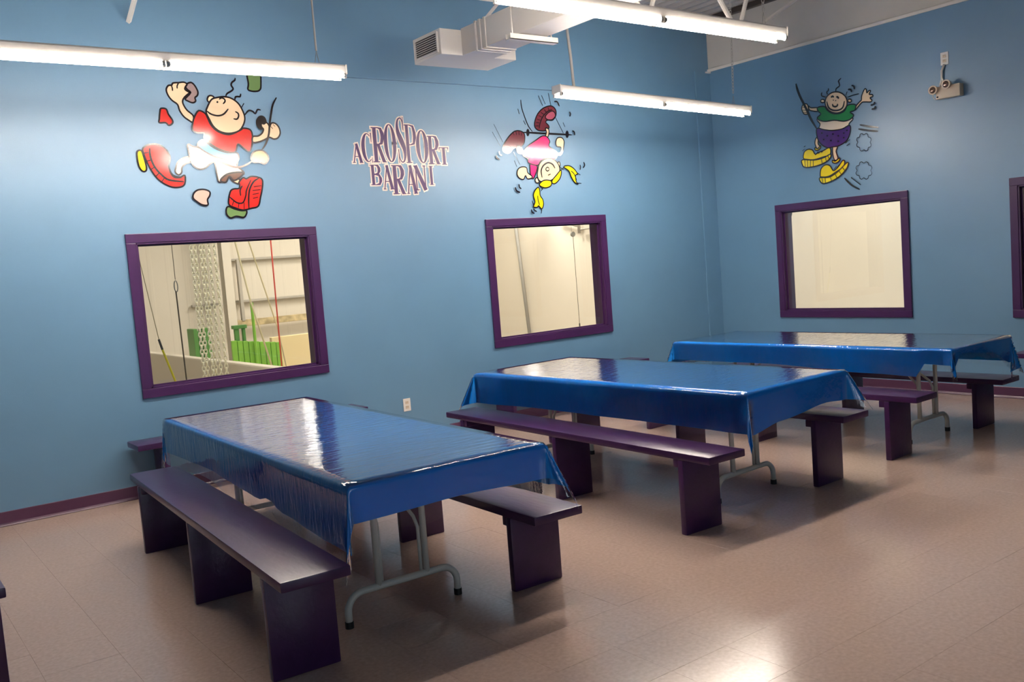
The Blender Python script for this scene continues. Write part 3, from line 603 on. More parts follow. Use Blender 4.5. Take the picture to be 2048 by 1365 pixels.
GIRL = [
 ('S','swing_rope',0.0081,[(-2.792,3.159),(-2.789,3.084),(-2.764,3.005),(-2.722,2.906),(-2.675,2.851)]),
 ('S','swing_rope',0.0081,[(-2.434,3.24),(-2.413,3.114)]),
 ('S','swing_rope',0.0081,[(-2.363,2.998),(-2.273,2.845)]),
 ('F','trapeze_bar','black',[(-2.74,2.848),(-2.214,2.839),(-2.216,2.822),(-2.742,2.832)]),
 ('F','bar_end','black',[(-2.714,2.841),(-2.72,2.819),(-2.732,2.806),(-2.744,2.805),(-2.753,2.818),(-2.755,2.84),(-2.749,2.861),(-2.738,2.874),(-2.725,2.875),(-2.716,2.862)]),
 ('F','bar_end','black',[(-2.202,2.834),(-2.208,2.812),(-2.221,2.798),(-2.234,2.798),(-2.244,2.811),(-2.246,2.833),(-2.24,2.855),(-2.228,2.869),(-2.214,2.87),(-2.204,2.856)]),
 ('F','shoe','maroon',[(-2.413,3.114),(-2.355,3.08),(-2.357,3.018),(-2.406,2.971),(-2.473,2.969),(-2.495,2.947),(-2.458,2.913),(-2.468,2.882),(-2.53,2.86),(-2.608,2.868),(-2.644,2.908),(-2.624,2.979),(-2.579,3.041),(-2.508,3.09)]),
 ('F','shoe_toe','rose',[(-2.496,3.003),(-2.46,3.04),(-2.404,3.063),(-2.372,3.049),(-2.364,3.013),(-2.41,2.976),(-2.473,2.976)]),
 ('S','tread_line',0.0071,[(-2.631,2.908),(-2.591,2.909)]),
 ('S','tread_line',0.0071,[(-2.621,2.944),(-2.582,2.94)]),
 ('S','tread_line',0.0071,[(-2.607,2.975),(-2.566,2.966)]),
 ('S','tread_line',0.0071,[(-2.582,3.011),(-2.543,2.997)]),
 ('S','tread_line',0.0071,[(-2.55,3.044),(-2.514,3.025)]),
 ('S','tread_line',0.0071,[(-2.503,3.074),(-2.479,3.047)]),
 ('S','tread_line',0.0071,[(-2.455,3.095),(-2.441,3.065)]),
 ('S','sole_line',0.0071,[(-2.587,2.884),(-2.569,2.94),(-2.53,3.002),(-2.472,3.05),(-2.403,3.078)]),
 ('F','leg','skin',[(-2.506,2.886),(-2.472,2.884),(-2.464,2.851),(-2.485,2.8),(-2.52,2.799),(-2.498,2.845)]),
 ('F','shoe','maroon',[(-2.947,2.82),(-2.893,2.851),(-2.83,2.853),(-2.781,2.824),(-2.789,2.744),(-2.831,2.703),(-2.883,2.692),(-2.935,2.681),(-2.977,2.641),(-3.027,2.636),(-3.062,2.66),(-3.051,2.71),(-3.002,2.77)]),
 ('F','shoe_toe','rose',[(-3.049,2.69),(-3.002,2.7),(-2.96,2.683),(-2.976,2.646),(-3.027,2.641),(-3.056,2.66)]),
 ('S','tread_line',0.0071,[(-2.92,2.836),(-2.91,2.811)]),
 ('S','tread_line',0.0071,[(-2.887,2.85),(-2.882,2.814)]),
 ('S','tread_line',0.0071,[(-2.849,2.852),(-2.849,2.813)]),
 ('S','tread_line',0.0071,[(-2.812,2.841),(-2.821,2.808)]),
 ('F','leg','skin',[(-2.882,2.702),(-2.844,2.705),(-2.816,2.663),(-2.806,2.631),(-2.876,2.637),(-2.892,2.672)]),
 ('F','sleeve','pink',[(-2.732,2.532),(-2.655,2.512),(-2.668,2.451),(-2.713,2.385),(-2.742,2.421),(-2.743,2.482)]),
 ('F','arm','skin',[(-2.736,2.416),(-2.779,2.446),(-2.787,2.492),(-2.838,2.502),(-2.891,2.482),(-2.911,2.432),(-2.887,2.392),(-2.837,2.379),(-2.807,2.416),(-2.785,2.383),(-2.725,2.395)]),
 ('F','arm','skin',[(-2.39,2.634),(-2.335,2.647),(-2.323,2.699),(-2.377,2.709),(-2.386,2.75),(-2.362,2.792),(-2.307,2.798),(-2.276,2.762),(-2.289,2.7),(-2.308,2.648),(-2.344,2.618)]),
 ('F','shirt','pink',[(-2.644,2.766),(-2.561,2.808),(-2.502,2.804),(-2.466,2.759),(-2.478,2.708),(-2.388,2.657),(-2.379,2.616),(-2.409,2.585),(-2.464,2.574),(-2.53,2.584),(-2.598,2.563),(-2.648,2.517),(-2.757,2.542),(-2.766,2.583),(-2.821,2.613),(-2.797,2.663),(-2.74,2.714)]),
 ('S','shirt_fold',0.0071,[(-2.753,2.583),(-2.735,2.633),(-2.678,2.69)]),
 ('S','shirt_fold',0.0071,[(-2.487,2.615),(-2.481,2.697)]),
 ('F','ear','skin',[(-2.386,2.538),(-2.36,2.552),(-2.352,2.523),(-2.369,2.497)]),
 ('F','ear','skin',[(-2.666,2.395),(-2.691,2.375),(-2.678,2.344),(-2.644,2.349)]),
 ('F','head','skin',[(-2.646,2.471),(-2.62,2.533),(-2.557,2.574),(-2.476,2.584),(-2.411,2.564),(-2.368,2.512),(-2.367,2.45),(-2.412,2.409),(-2.483,2.368),(-2.551,2.358),(-2.63,2.359),(-2.658,2.41)]),
 ('F','fringe','yellow',[(-2.47,2.368),(-2.411,2.419),(-2.349,2.469),(-2.347,2.429),(-2.374,2.378),(-2.432,2.335),(-2.472,2.337)]),
 ('F','fringe','yellow',[(-2.64,2.329),(-2.59,2.364),(-2.523,2.368),(-2.484,2.353),(-2.495,2.312),(-2.557,2.292),(-2.616,2.303)]),
 ('S','smile',0.0112,[(-2.601,2.395),(-2.607,2.461),(-2.576,2.512),(-2.513,2.543),(-2.455,2.528),(-2.425,2.487)]),
 ('S','nose',0.0071,[(-2.502,2.478),(-2.507,2.468),(-2.519,2.461),(-2.532,2.461),(-2.542,2.468),(-2.545,2.478),(-2.54,2.489),(-2.528,2.496),(-2.515,2.496),(-2.505,2.489),(-2.502,2.478)]),
 ('S','eye',0.0112,[(-2.521,2.418),(-2.488,2.43)]),
 ('S','ribbon',0.0081,[(-2.362,2.502),(-2.308,2.469)]),
 ('S','ribbon',0.0081,[(-2.305,2.502),(-2.338,2.471)]),
 ('S','ribbon',0.0081,[(-2.648,2.313),(-2.605,2.277)]),
 ('S','ribbon',0.0081,[(-2.626,2.262),(-2.604,2.287)]),
 ('F','pigtail','yellow',[(-2.308,2.502),(-2.238,2.513),(-2.171,2.481),(-2.127,2.428),(-2.156,2.418),(-2.155,2.355),(-2.13,2.323),(-2.177,2.345),(-2.214,2.397),(-2.243,2.46)]),
 ('F','pigtail','yellow',[(-2.662,2.298),(-2.646,2.267),(-2.644,2.216),(-2.615,2.175),(-2.61,2.123),(-2.637,2.083),(-2.673,2.114),(-2.694,2.1),(-2.74,2.106),(-2.715,2.156),(-2.729,2.218),(-2.705,2.268)]),
 ('S','hair_line',0.0071,[(-2.215,2.46),(-2.176,2.429),(-2.147,2.365)]),
 ('S','hair_line',0.0071,[(-2.677,2.217),(-2.675,2.166),(-2.66,2.119)]),
 ('S','hair_tip',0.0091,[(-2.632,2.093),(-2.648,2.037)]),
 ('S','hair_tip',0.0091,[(-2.15,2.336),(-2.087,2.331)]),
 ('S','hair_tip',0.0091,[(-2.753,2.167),(-2.733,2.111)]),
 ('S','hair_tip',0.0091,[(-2.14,2.444),(-2.093,2.418)]),
 ('S','motion_mark',0.0091,[(-2.847,3.067),(-2.833,3.017)]),
 ('S','motion_mark',0.0091,[(-2.788,2.954),(-2.766,2.915)]),
 ('S','motion_mark',0.0071,[(-2.576,3.208),(-2.529,3.109)]),
 ('S','motion_mark',0.0071,[(-2.534,3.21),(-2.494,3.126)]),
 ('S','motion_mark',0.0102,[(-2.375,3.156),(-2.335,3.155),(-2.312,3.112)]),
 ('S','motion_mark',0.0102,[(-2.182,3.06),(-2.169,3.04),(-2.182,3.014)]),
 ('S','motion_mark',0.0102,[(-2.163,2.868),(-2.136,2.859),(-2.131,2.825)]),
 ('S','motion_mark',0.0071,[(-2.279,2.949),(-2.258,2.908)]),
 ('S','motion_mark',0.0051,[(-3.155,2.909),(-3.061,2.739)]),
 ('S','motion_mark',0.0051,[(-3.18,2.835),(-3.095,2.699)]),
 ('S','motion_mark',0.0061,[(-2.939,2.642),(-2.874,2.522)]),
 ('S','motion_mark',0.0061,[(-2.94,2.562),(-2.914,2.502)]),
 ('S','motion_mark',0.0102,[(-3.151,2.61),(-3.146,2.586),(-3.114,2.571)]),
 ('S','motion_mark',0.0091,[(-3.115,2.65),(-3.109,2.62),(-3.082,2.611)]),
 ('S','motion_mark',0.0112,[(-2.952,2.302),(-2.939,2.267),(-2.897,2.251)]),
 ('S','motion_mark',0.0102,[(-2.905,2.331),(-2.9,2.301),(-2.879,2.286)]),
 ('S','motion_mark',0.0102,[(-2.775,2.081),(-2.764,2.052),(-2.737,2.039)]),
 ('S','motion_mark',0.0091,[(-2.745,2.086),(-2.73,2.067),(-2.705,2.059)]),
 ('S','motion_mark',0.0081,[(-2.09,2.523),(-2.086,2.497),(-2.095,2.471)]),
 ('S','motion_mark',0.0091,[(-2.038,2.55),(-2.027,2.518),(-2.051,2.49)]),
]
BOY = [
 ('F','hand','skin',[(-1.251,2.985),(-1.274,3.0),(-1.313,2.985),(-1.323,2.924),(-1.307,2.887),(-1.268,2.894),(-1.247,2.928),(-1.241,2.958)]),
 ('S','rope',0.0186,[(-1.185,3.227),(-1.198,3.167),(-1.228,3.085),(-1.269,3.001),(-1.309,2.917),(-1.349,2.825),(-1.41,2.72)]),
 ('S','finger_line',0.0065,[(-1.25,2.966),(-1.295,2.958)]),
 ('S','finger_line',0.0065,[(-1.245,2.938),(-1.299,2.929)]),
 ('S','finger_line',0.0065,[(-1.254,2.913),(-1.303,2.901)]),
 ('S','hair_curl',0.0093,[(-1.656,3.05),(-1.663,3.081),(-1.701,3.101),(-1.698,3.134),(-1.694,3.153),(-1.724,3.174)]),
 ('S','hair_curl',0.0084,[(-1.561,3.04),(-1.552,3.07),(-1.572,3.08),(-1.573,3.103)]),
 ('S','hair_curl',0.0084,[(-1.542,3.019),(-1.494,3.039),(-1.489,3.059),(-1.496,3.076)]),
 ('S','hair_curl',0.0084,[(-1.769,2.996),(-1.787,3.029)]),
 ('S','hair_curl',0.0084,[(-1.789,2.971),(-1.852,2.98),(-1.918,2.981)]),
 ('F','arm','skin',[(-1.438,2.929),(-1.356,2.944),(-1.326,2.969),(-1.333,2.932),(-1.354,2.914),(-1.436,2.893)]),
 ('F','arm','skin',[(-1.861,2.852),(-1.919,2.9),(-1.94,2.914),(-1.947,2.958),(-1.98,3.014),(-2.0,3.006),(-2.004,2.974),(-2.029,2.991),(-2.044,2.984),(-2.028,2.956),(-2.062,2.945),(-2.066,2.926),(-2.036,2.919),(-2.055,2.893),(-2.039,2.878),(-1.979,2.889),(-1.939,2.887),(-1.87,2.829)]),
 ('F','belly','cream',[(-1.443,2.818),(-1.82,2.763),(-1.791,2.704),(-1.796,2.657),(-1.71,2.653),(-1.593,2.664),(-1.496,2.687),(-1.443,2.714),(-1.456,2.759)]),
 ('F','leg','skin',[(-1.386,2.591),(-1.405,2.626),(-1.436,2.63),(-1.425,2.594),(-1.423,2.557),(-1.449,2.52),(-1.409,2.509),(-1.387,2.552)]),
 ('F','leg','skin',[(-1.596,2.512),(-1.623,2.527),(-1.648,2.495),(-1.63,2.451),(-1.648,2.379),(-1.609,2.365),(-1.59,2.438)]),
 ('F','shorts','violet',[(-1.415,2.719),(-1.497,2.694),(-1.593,2.671),(-1.71,2.667),(-1.795,2.69),(-1.805,2.638),(-1.779,2.568),(-1.735,2.529),(-1.659,2.503),(-1.595,2.503),(-1.53,2.503),(-1.456,2.552),(-1.416,2.624)]),
 ('F','spot','black',[(-1.483,2.661),(-1.479,2.656),(-1.471,2.656),(-1.464,2.661),(-1.464,2.667),(-1.471,2.67),(-1.48,2.667)]),
 ('F','spot','black',[(-1.546,2.623),(-1.542,2.618),(-1.534,2.617),(-1.528,2.622),(-1.528,2.629),(-1.535,2.632),(-1.543,2.629)]),
 ('F','spot','black',[(-1.612,2.631),(-1.608,2.626),(-1.6,2.626),(-1.593,2.631),(-1.594,2.637),(-1.6,2.64),(-1.608,2.638)]),
 ('F','spot','black',[(-1.674,2.603),(-1.67,2.598),(-1.662,2.597),(-1.656,2.602),(-1.656,2.609),(-1.663,2.612),(-1.671,2.609)]),
 ('F','spot','black',[(-1.739,2.621),(-1.735,2.615),(-1.727,2.615),(-1.721,2.62),(-1.721,2.627),(-1.727,2.629),(-1.735,2.627)]),
 ('F','spot','black',[(-1.501,2.592),(-1.497,2.587),(-1.489,2.587),(-1.482,2.592),(-1.483,2.598),(-1.49,2.601),(-1.498,2.599)]),
 ('F','spot','black',[(-1.587,2.57),(-1.583,2.564),(-1.575,2.564),(-1.568,2.569),(-1.569,2.576),(-1.575,2.579),(-1.584,2.576)]),
 ('F','spot','black',[(-1.671,2.548),(-1.667,2.542),(-1.659,2.542),(-1.653,2.547),(-1.653,2.554),(-1.66,2.557),(-1.668,2.554)]),
 ('F','spot','black',[(-1.736,2.575),(-1.732,2.57),(-1.724,2.569),(-1.718,2.574),(-1.719,2.581),(-1.725,2.584),(-1.733,2.581)]),
 ('F','spot','black',[(-1.776,2.642),(-1.773,2.637),(-1.765,2.637),(-1.758,2.642),(-1.759,2.648),(-1.765,2.651),(-1.773,2.648)]),
 ('F','shirt','green',[(-1.438,2.932),(-1.52,2.927),(-1.551,2.884),(-1.613,2.84),(-1.687,2.827),(-1.751,2.844),(-1.79,2.892),(-1.875,2.881),(-1.864,2.828),(-1.812,2.819),(-1.85,2.781),(-1.809,2.747),(-1.735,2.741),(-1.631,2.768),(-1.523,2.775),(-1.448,2.8),(-1.429,2.83),(-1.473,2.86),(-1.442,2.894)]),
 ('F','ear','skin',[(-1.526,2.982),(-1.518,2.971),(-1.501,2.97),(-1.484,2.978),(-1.478,2.991),(-1.486,3.001),(-1.503,3.003),(-1.519,2.995)]),
 ('F','ear','skin',[(-1.833,2.928),(-1.827,2.918),(-1.812,2.916),(-1.798,2.923),(-1.792,2.936),(-1.799,2.946),(-1.814,2.948),(-1.828,2.941)]),
 ('F','head','skin',[(-1.784,2.92),(-1.777,2.889),(-1.757,2.863),(-1.729,2.845),(-1.693,2.836),(-1.654,2.838),(-1.615,2.85),(-1.58,2.871),(-1.553,2.9),(-1.536,2.933),(-1.531,2.967),(-1.539,2.998),(-1.559,3.024),(-1.589,3.042),(-1.625,3.051),(-1.665,3.048),(-1.703,3.036),(-1.737,3.014),(-1.764,2.986),(-1.78,2.953)]),
 ('S','smile',0.0121,[(-1.55,2.973),(-1.568,2.909),(-1.615,2.873),(-1.678,2.861),(-1.732,2.879),(-1.754,2.94)]),
 ('S','nose',0.0121,[(-1.616,2.937),(-1.622,2.914),(-1.648,2.902),(-1.672,2.909),(-1.673,2.927)]),
 ('S','eyebrow',0.013,[(-1.602,3.003),(-1.62,3.013),(-1.634,2.999)]),
 ('S','eyebrow',0.013,[(-1.664,2.998),(-1.68,2.993),(-1.691,2.975)]),
 ('F','eye','black',[(-1.635,2.971),(-1.633,2.967),(-1.628,2.966),(-1.624,2.969),(-1.622,2.973),(-1.624,2.977),(-1.629,2.977),(-1.633,2.975)]),
 ('F','eye','black',[(-1.662,2.961),(-1.66,2.958),(-1.656,2.957),(-1.651,2.959),(-1.65,2.963),(-1.652,2.967),(-1.656,2.968),(-1.661,2.965)]),
 ('F','shoe','yellow',[(-1.238,2.435),(-1.251,2.496),(-1.298,2.52),(-1.353,2.505),(-1.384,2.458),(-1.429,2.47),(-1.485,2.481),(-1.552,2.5),(-1.572,2.469),(-1.556,2.424),(-1.482,2.416),(-1.37,2.402),(-1.28,2.416)]),
 ('F','sole','yellow',[(-1.226,2.42),(-1.37,2.398),(-1.481,2.406),(-1.568,2.432),(-1.556,2.386),(-1.478,2.35),(-1.366,2.331),(-1.253,2.336),(-1.219,2.374)]),
 ('F','shoe','yellow',[(-1.433,2.227),(-1.447,2.297),(-1.499,2.33),(-1.553,2.316),(-1.593,2.259),(-1.648,2.29),(-1.704,2.348),(-1.727,2.335),(-1.706,2.282),(-1.624,2.244),(-1.536,2.208),(-1.448,2.211)]),
 ('F','sole','yellow',[(-1.426,2.206),(-1.535,2.199),(-1.635,2.237),(-1.756,2.322),(-1.756,2.276),(-1.687,2.21),(-1.599,2.165),(-1.488,2.14),(-1.44,2.155)]),
 ('F','cuff','yellow',[(-1.386,2.524),(-1.421,2.511),(-1.453,2.538),(-1.452,2.514),(-1.42,2.493),(-1.387,2.503)]),
 ('F','cuff','yellow',[(-1.588,2.368),(-1.62,2.354),(-1.669,2.379),(-1.669,2.353),(-1.629,2.332),(-1.589,2.343)]),
 ('S','tread_line',0.0084,[(-1.255,2.413),(-1.256,2.341)]),
 ('S','tread_line',0.0084,[(-1.289,2.408),(-1.285,2.335)]),
 ('S','tread_line',0.0084,[(-1.327,2.403),(-1.319,2.332)]),
 ('S','tread_line',0.0084,[(-1.358,2.399),(-1.355,2.333)]),
 ('S','tread_line',0.0084,[(-1.457,2.405),(-1.465,2.35)]),
 ('S','tread_line',0.0084,[(-1.504,2.417),(-1.516,2.364)]),
 ('S','tread_line',0.0084,[(-1.535,2.427),(-1.551,2.383)]),
 ('S','tread_line',0.0084,[(-1.453,2.201),(-1.461,2.148)]),
 ('S','tread_line',0.0084,[(-1.492,2.199),(-1.495,2.141)]),
 ('S','tread_line',0.0084,[(-1.552,2.203),(-1.568,2.153)]),
 ('S','tread_line',0.0084,[(-1.611,2.224),(-1.636,2.174)]),
 ('S','tread_line',0.0084,[(-1.655,2.252),(-1.685,2.209)]),
 ('S','tread_line',0.0084,[(-1.701,2.281),(-1.726,2.243)]),
 ('S','lace',0.0084,[(-1.386,2.448),(-1.424,2.478)]),
 ('S','lace',0.0084,[(-1.426,2.456),(-1.465,2.481)]),
 ('S','lace',0.0084,[(-1.462,2.461),(-1.502,2.49)]),
 ('S','lace',0.0084,[(-1.599,2.268),(-1.633,2.301)]),
 ('S','lace',0.0084,[(-1.632,2.278),(-1.665,2.311)]),
 ('S','puff_cloud',0.0046,[(-2.023,2.486),(-2.033,2.461),(-2.024,2.441),(-2.001,2.437),(-1.993,2.413),(-1.972,2.407),(-1.952,2.423),(-1.93,2.413),(-1.91,2.425),(-1.904,2.451),(-1.881,2.462),(-1.874,2.485),(-1.887,2.506),(-1.876,2.531),(-1.886,2.551),(-1.909,2.555),(-1.918,2.579),(-1.938,2.584),(-1.959,2.569),(-1.981,2.578),(-2.0,2.566),(-2.006,2.54),(-2.028,2.529),(-2.035,2.507),(-2.023,2.486)]),
 ('S','puff_cloud',0.0046,[(-2.016,2.208),(-2.027,2.184),(-2.017,2.163),(-1.992,2.159),(-1.983,2.135),(-1.961,2.129),(-1.938,2.144),(-1.914,2.134),(-1.893,2.146),(-1.886,2.172),(-1.861,2.182),(-1.853,2.205),(-1.867,2.227),(-1.855,2.252),(-1.865,2.272),(-1.891,2.276),(-1.9,2.3),(-1.923,2.306),(-1.945,2.291),(-1.969,2.3),(-1.99,2.288),(-1.997,2.263),(-2.022,2.252),(-2.029,2.229),(-2.016,2.208)]),
 ('S','motion_mark',0.013,[(-1.918,2.674),(-2.018,2.641),(-2.121,2.614)]),
 ('S','motion_mark',0.013,[(-1.901,2.636),(-2.006,2.604),(-2.114,2.579)]),
 ('S','motion_mark',0.0121,[(-1.719,2.169),(-1.796,2.088),(-1.887,2.034)]),
 ('S','motion_mark',0.0121,[(-1.795,2.165),(-1.899,2.079)]),
 ('S','motion_mark',0.0121,[(-1.805,3.044),(-1.834,3.038),(-1.845,3.012)]),
 ('S','motion_mark',0.0111,[(-1.846,3.077),(-1.871,3.063),(-1.877,3.033)]),
 ('S','motion_mark',0.0121,[(-2.047,2.845),(-2.077,2.847),(-2.094,2.868)]),
 ('S','motion_mark',0.0121,[(-2.055,2.805),(-2.085,2.805),(-2.098,2.827)]),
 ('S','motion_mark',0.0093,[(-1.747,2.516),(-1.801,2.546)]),
 ('S','motion_mark',0.0093,[(-1.761,2.49),(-1.799,2.507)]),
 ('S','motion_mark',0.0074,[(-1.254,2.551),(-1.277,2.559)]),
 ('S','motion_mark',0.0074,[(-1.235,2.512),(-1.262,2.528)]),
]
LETTERS = [('A', -4.69, -4.594, 2.537, 2.702), ('C', -4.593, -4.489, 2.538, 2.799), ('R', -4.49, -4.361, 2.541, 2.849), ('O', -4.363, -4.251, 2.535, 2.888), ('S', -4.237, -4.15, 2.535, 2.947), ('P', -4.154, -4.046, 2.536, 2.881), ('O', -4.033, -3.919, 2.529, 2.841), ('R', -3.919, -3.795, 2.526, 2.784), ('T', -3.801, -3.695, 2.523, 2.682), ('B', -4.534, -4.432, 2.342, 2.519), ('A', -4.412, -4.308, 2.302, 2.516), ('R', -4.318, -4.189, 2.258, 2.516), ('A', -4.174, -4.066, 2.259, 2.516), ('N', -4.088, -3.956, 2.29, 2.513), ('I', -3.942, -3.874, 2.336, 2.51)]

def vinyl(name, rgb): return mat('vinyl_' + name, rgb, rough=.13, spec=.6)
VC = {k: vinyl(k, v) for k, v in dict(skin=(236, 208, 172), black=(22, 14, 20), red=(206, 40, 34), cream=(244, 224, 198), brown=(92, 58, 44), sky=(96, 168, 216), stone_grey=(150, 130, 128), moss=(104, 134, 84), tan=(196, 152, 96),
      pink_stone=(200, 172, 158), yellow=(240, 214, 20), maroon=(104, 44, 54), rose=(164, 84, 104), pink=(226, 38, 112), green=(26, 130, 58), violet=(70, 34, 116), purple=(66, 28, 88), ivory=(252, 232, 216)).items()}
VC['purple'] = mat('letter_purple', (66, 28, 88), rough=.4); VC['ivory'] = mat('letter_ivory', (252, 232, 216), rough=.4)
def smooth_pts(p, closed, n=4):
    if len(p) < 3: return p
    out = []; N = len(p)
    for i in range(N if closed else N - 1):
        g = lambda k: p[k % N] if closed else p[max(0, min(N - 1, k))]
        a, b_, c, d = g(i - 1), g(i), g(i + 1), g(i + 2)
        for s in range(n):
            t = s / n
            out.append(tuple(.5 * (2 * b_[q] + (c[q] - a[q]) * t + (2 * a[q] - 5 * b_[q] + 4 * c[q] - d[q]) * t * t + (3 * b_[q] - a[q] - 3 * c[q] + d[q]) * t ** 3) for q in (0, 1)))
    if not closed: out.append(p[-1])
    return out
def ribbon(p, w, closed=False):
    N = len(p); L = []; Rr = []
    for i in range(N):
        a = p[(i - 1) % N] if closed or i else p[0]; c = p[(i + 1) % N] if closed or i < N - 1 else p[-1]
        dx, dy = c[0] - a[0], c[1] - a[1]; l = math.hypot(dx, dy) or 1
        ww = (w[i] if isinstance(w, list) else w) / 2
        L.append((p[i][0] - dy / l * ww, p[i][1] + dx / l * ww)); Rr.append((p[i][0] + dy / l * ww, p[i][1] - dx / l * ww))
    vs = L + Rr; fs = [(i, (i + 1) % N, N + (i + 1) % N, N + i) for i in range(N if closed else N - 1)]
    return vs, fs
LAY = .00018
def flat(vs, fs, side, k, name, m, parent, org):
    d = .0012 + k * LAY
    P = [((v[0], -d - (v[2] if len(v) > 2 else 0), v[1]) if side == 'back' else (-d, v[0], v[1])) for v in vs]
    o = MB().add([(p[0] - org[0], p[1] - org[1], p[2] - org[2]) for p in P], fs).build(name, m, parent); return o
def decal(name, data, side, line, lab):
    xs_ = [q[0] for d in data for q in d[3]]; zs_ = [q[1] for d in data for q in d[3]]
    u = (min(xs_) + max(xs_)) / 2; org = (u, 0, min(zs_)) if side == 'back' else (0, u, min(zs_))
    r = empty(name, org); k = 0
    for typ, nm, arg, pts in data:
        if typ == 'F':
            sp = smooth_pts(pts, True)
            f = flat(sp, [tuple(range(len(sp)))], side, k, nm, VC[arg], r, org); k += 1
            if arg != 'black':
                vs, fs = ribbon(sp, line, True); flat(vs, fs, side, k, 'outline', VC['black'], f, org); k += 1
        else:
            sp = smooth_pts(pts, False); n = len(sp)
            w = [1.45 * arg * (.55 + .45 * min(1, 6 * min(i, n - 1 - i) / max(1, n - 1))) for i in range(n)]
            vs, fs = ribbon(sp, w); flat(vs, fs, side, k, nm, VC[typ[2:]] if ':' in typ else VC['black'], r, org); k += 1
    return tag(r, lab, 'wall decal', 'cartoon wall decals')
decal('wall_decal', CLIMBER, 'back', .0130, 'cartoon decal of a running climber in red shirt and big red shoes')
decal('wall_decal', GIRL, 'back', .0115, 'cartoon decal of an upside-down trapeze girl with yellow pigtails')
decal('wall_decal', BOY, 'right', .0125, 'cartoon decal of a smiling child in green shirt swinging on rope')

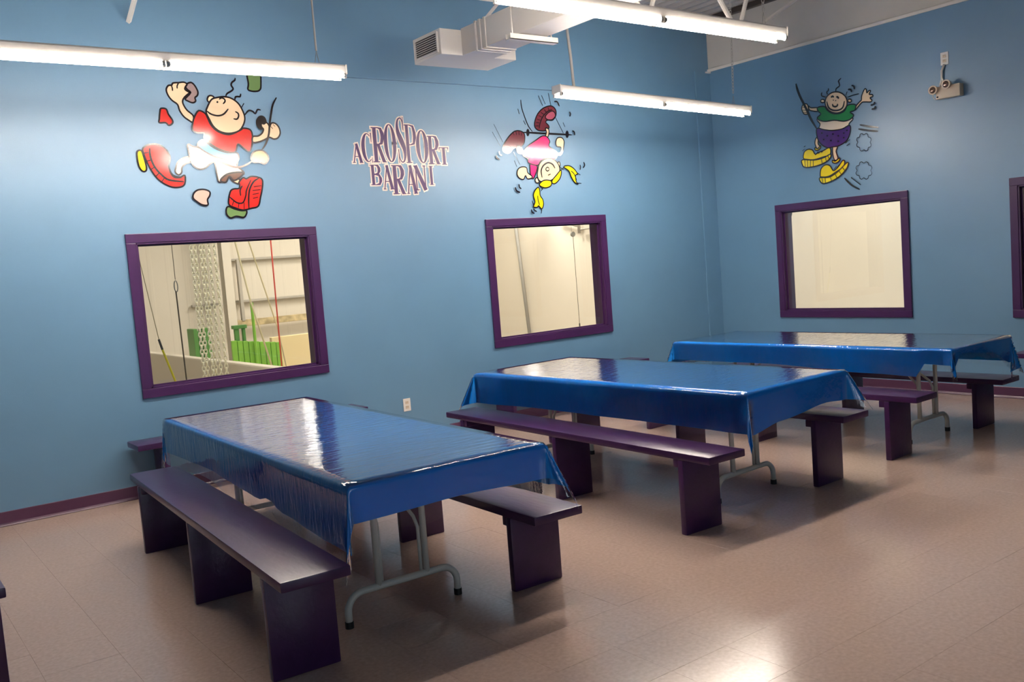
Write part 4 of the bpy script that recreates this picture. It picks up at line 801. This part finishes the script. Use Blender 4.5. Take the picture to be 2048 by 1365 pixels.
# lettering: thick and thin serif strokes, purple on a cream border
def oval(cx, cy, rx, ry, a0, a1, n): return [(cx + rx * math.cos(math.radians(a0 + (a1 - a0) * i / n)), cy + ry * math.sin(math.radians(a0 + (a1 - a0) * i / n))) for i in range(n + 1)]
def glyph(ch):
    st = lambda x: ([(x, .0), (x, 1)], [.27, .27]); ser = lambda a, c, y: ([(a, y), (c, y)], [.07, .07], 'h')
    if ch == 'A': return [([(.10, 0), (.47, 1)], [.10, .10]), ([(.45, 1), (.86, 0)], [.26, .28]), ([(.24, .33), (.70, .33)], [.07, .07], 'h'), ser(-.02, .26, .015), ser(.66, 1.03, .015)]
    if ch == 'I': return [([(.55, .0), (.55, 1)], [.36, .36]), ser(.22, .92, .015), ser(.22, .92, .985)]
    if ch == 'T': return [st(.5), ser(.25, .75, .015), ser(.02, .98, .975), ([(.05, .98), (.05, .80)], [.10, .04]), ([(.95, .98), (.95, .80)], [.10, .04])]
    if ch == 'N': return [([(.16, 0), (.16, 1)], [.09, .09]), ([(.86, 0), (.86, 1)], [.09, .09]), ([(.14, 1), (.86, 0)], [.28, .28]), ser(-.02, .34, .015), ser(-.02, .26, .985), ser(.72, .96, .985)]
    if ch == 'O': return [(oval(.5, .5, .40, .465, 0, 360, 32), [.07 + .23 * abs(math.cos(math.radians(360 * i / 32))) ** 1.3 for i in range(33)])]
    if ch == 'C': return [(oval(.55, .5, .43, .465, 55, 305, 26), [.07 + .25 * max(0, -math.cos(math.radians(55 + 250 * i / 26))) ** 1.2 for i in range(27)]), ([(.92, 1.0), (.92, .68)], [.10, .05]), ([(.92, .18), (.90, .0)], [.04, .08])]
    if ch == 'S':
        p = [(.84, .72), (.82, .88), (.66, .965), (.48, .97), (.28, .93), (.16, .82), (.20, .68), (.40, .56), (.62, .44), (.82, .31), (.86, .17), (.74, .06), (.52, .02), (.32, .05), (.18, .14), (.12, .30)]
        return [(smooth_pts(p, False, 3), None, 'S'), ([(.86, 1.0), (.86, .70)], [.07, .05]), ([(.13, .0), (.13, .30)], [.07, .05])]
    bowl = lambda y0, y1, x1: ([(.24, y1 - .015), (.52, y1 - .015), (x1 - .14, y1 - .08 * (y1 - y0)), (x1 - .02, (y0 + y1) / 2 + .12 * (y1 - y0)), (x1 - .02, (y0 + y1) / 2 - .12 * (y1 - y0)), (x1 - .14, y0 + .08 * (y1 - y0)), (.52, y0 + .015), (.24, y0 + .015)], [.06, .08, .2, .28, .28, .2, .08, .06])
    if ch == 'P': return [st(.26), ser(.0, .55, .015), ser(.0, .3, .985), bowl(.46, 1, .98)]
    if ch == 'R': return [st(.24), ser(.0, .50, .015), ser(.0, .3, .985), bowl(.50, 1, .86), ([(.46, .52), (.84, .02)], [.22, .25]), ser(.74, 1.02, .015)]
    if ch == 'B': return [st(.26), ser(.0, .3, .015), ser(.0, .3, .985), bowl(.53, 1, .90), bowl(.0, .53, .98)]
ux = (LETTERS[0][1] + LETTERS[8][2]) / 2; org = (ux, 0, 2.258)
t = empty('wall_lettering', org); tag(t, 'purple and cream arched lettering ACROSPORT BARANI on the blue wall', 'lettering')
for pass_ in (0, 1):
    for li, (ch, x0, x1, z0, z1) in enumerate(LETTERS):
        w, h = x1 - x0, z1 - z0; vs, fs = [], []
        for gi, gdef in enumerate(glyph(ch)):
            p = [(x0 + q[0] * w, z0 + q[1] * h) for q in gdef[0]]
            if gdef[1] is None:
                n = len(p); ww = [w * (.07 + .36 * math.exp(-((i / (n - 1) - .5) / .15) ** 2) + .10 * math.exp(-((i / (n - 1) - .5) / .34) ** 2)) for i in range(n)]
            else: ww = [w * q for q in gdef[1]]
            if pass_ == 0:
                bd = .022; ww = [q + bd for q in ww]
                dx, dy = p[-1][0] - p[-2][0], p[-1][1] - p[-2][1]; l = math.hypot(dx, dy); p[-1] = (p[-1][0] + dx / l * bd / 2, p[-1][1] + dy / l * bd / 2)
                dx, dy = p[0][0] - p[1][0], p[0][1] - p[1][1]; l = math.hypot(dx, dy); p[0] = (p[0][0] + dx / l * bd / 2, p[0][1] + dy / l * bd / 2)
            a, c = ribbon(p, ww); k = len(vs); vs += [(*q, gi * .00003) for q in a]; fs += [tuple(i + k for i in f) for f in c]
        flat(vs, fs, 'back', li * 1 + (0 if pass_ == 0 else 20), 'letter_border' if pass_ == 0 else 'letter', VC['ivory'] if pass_ == 0 else VC['purple'], t, org)
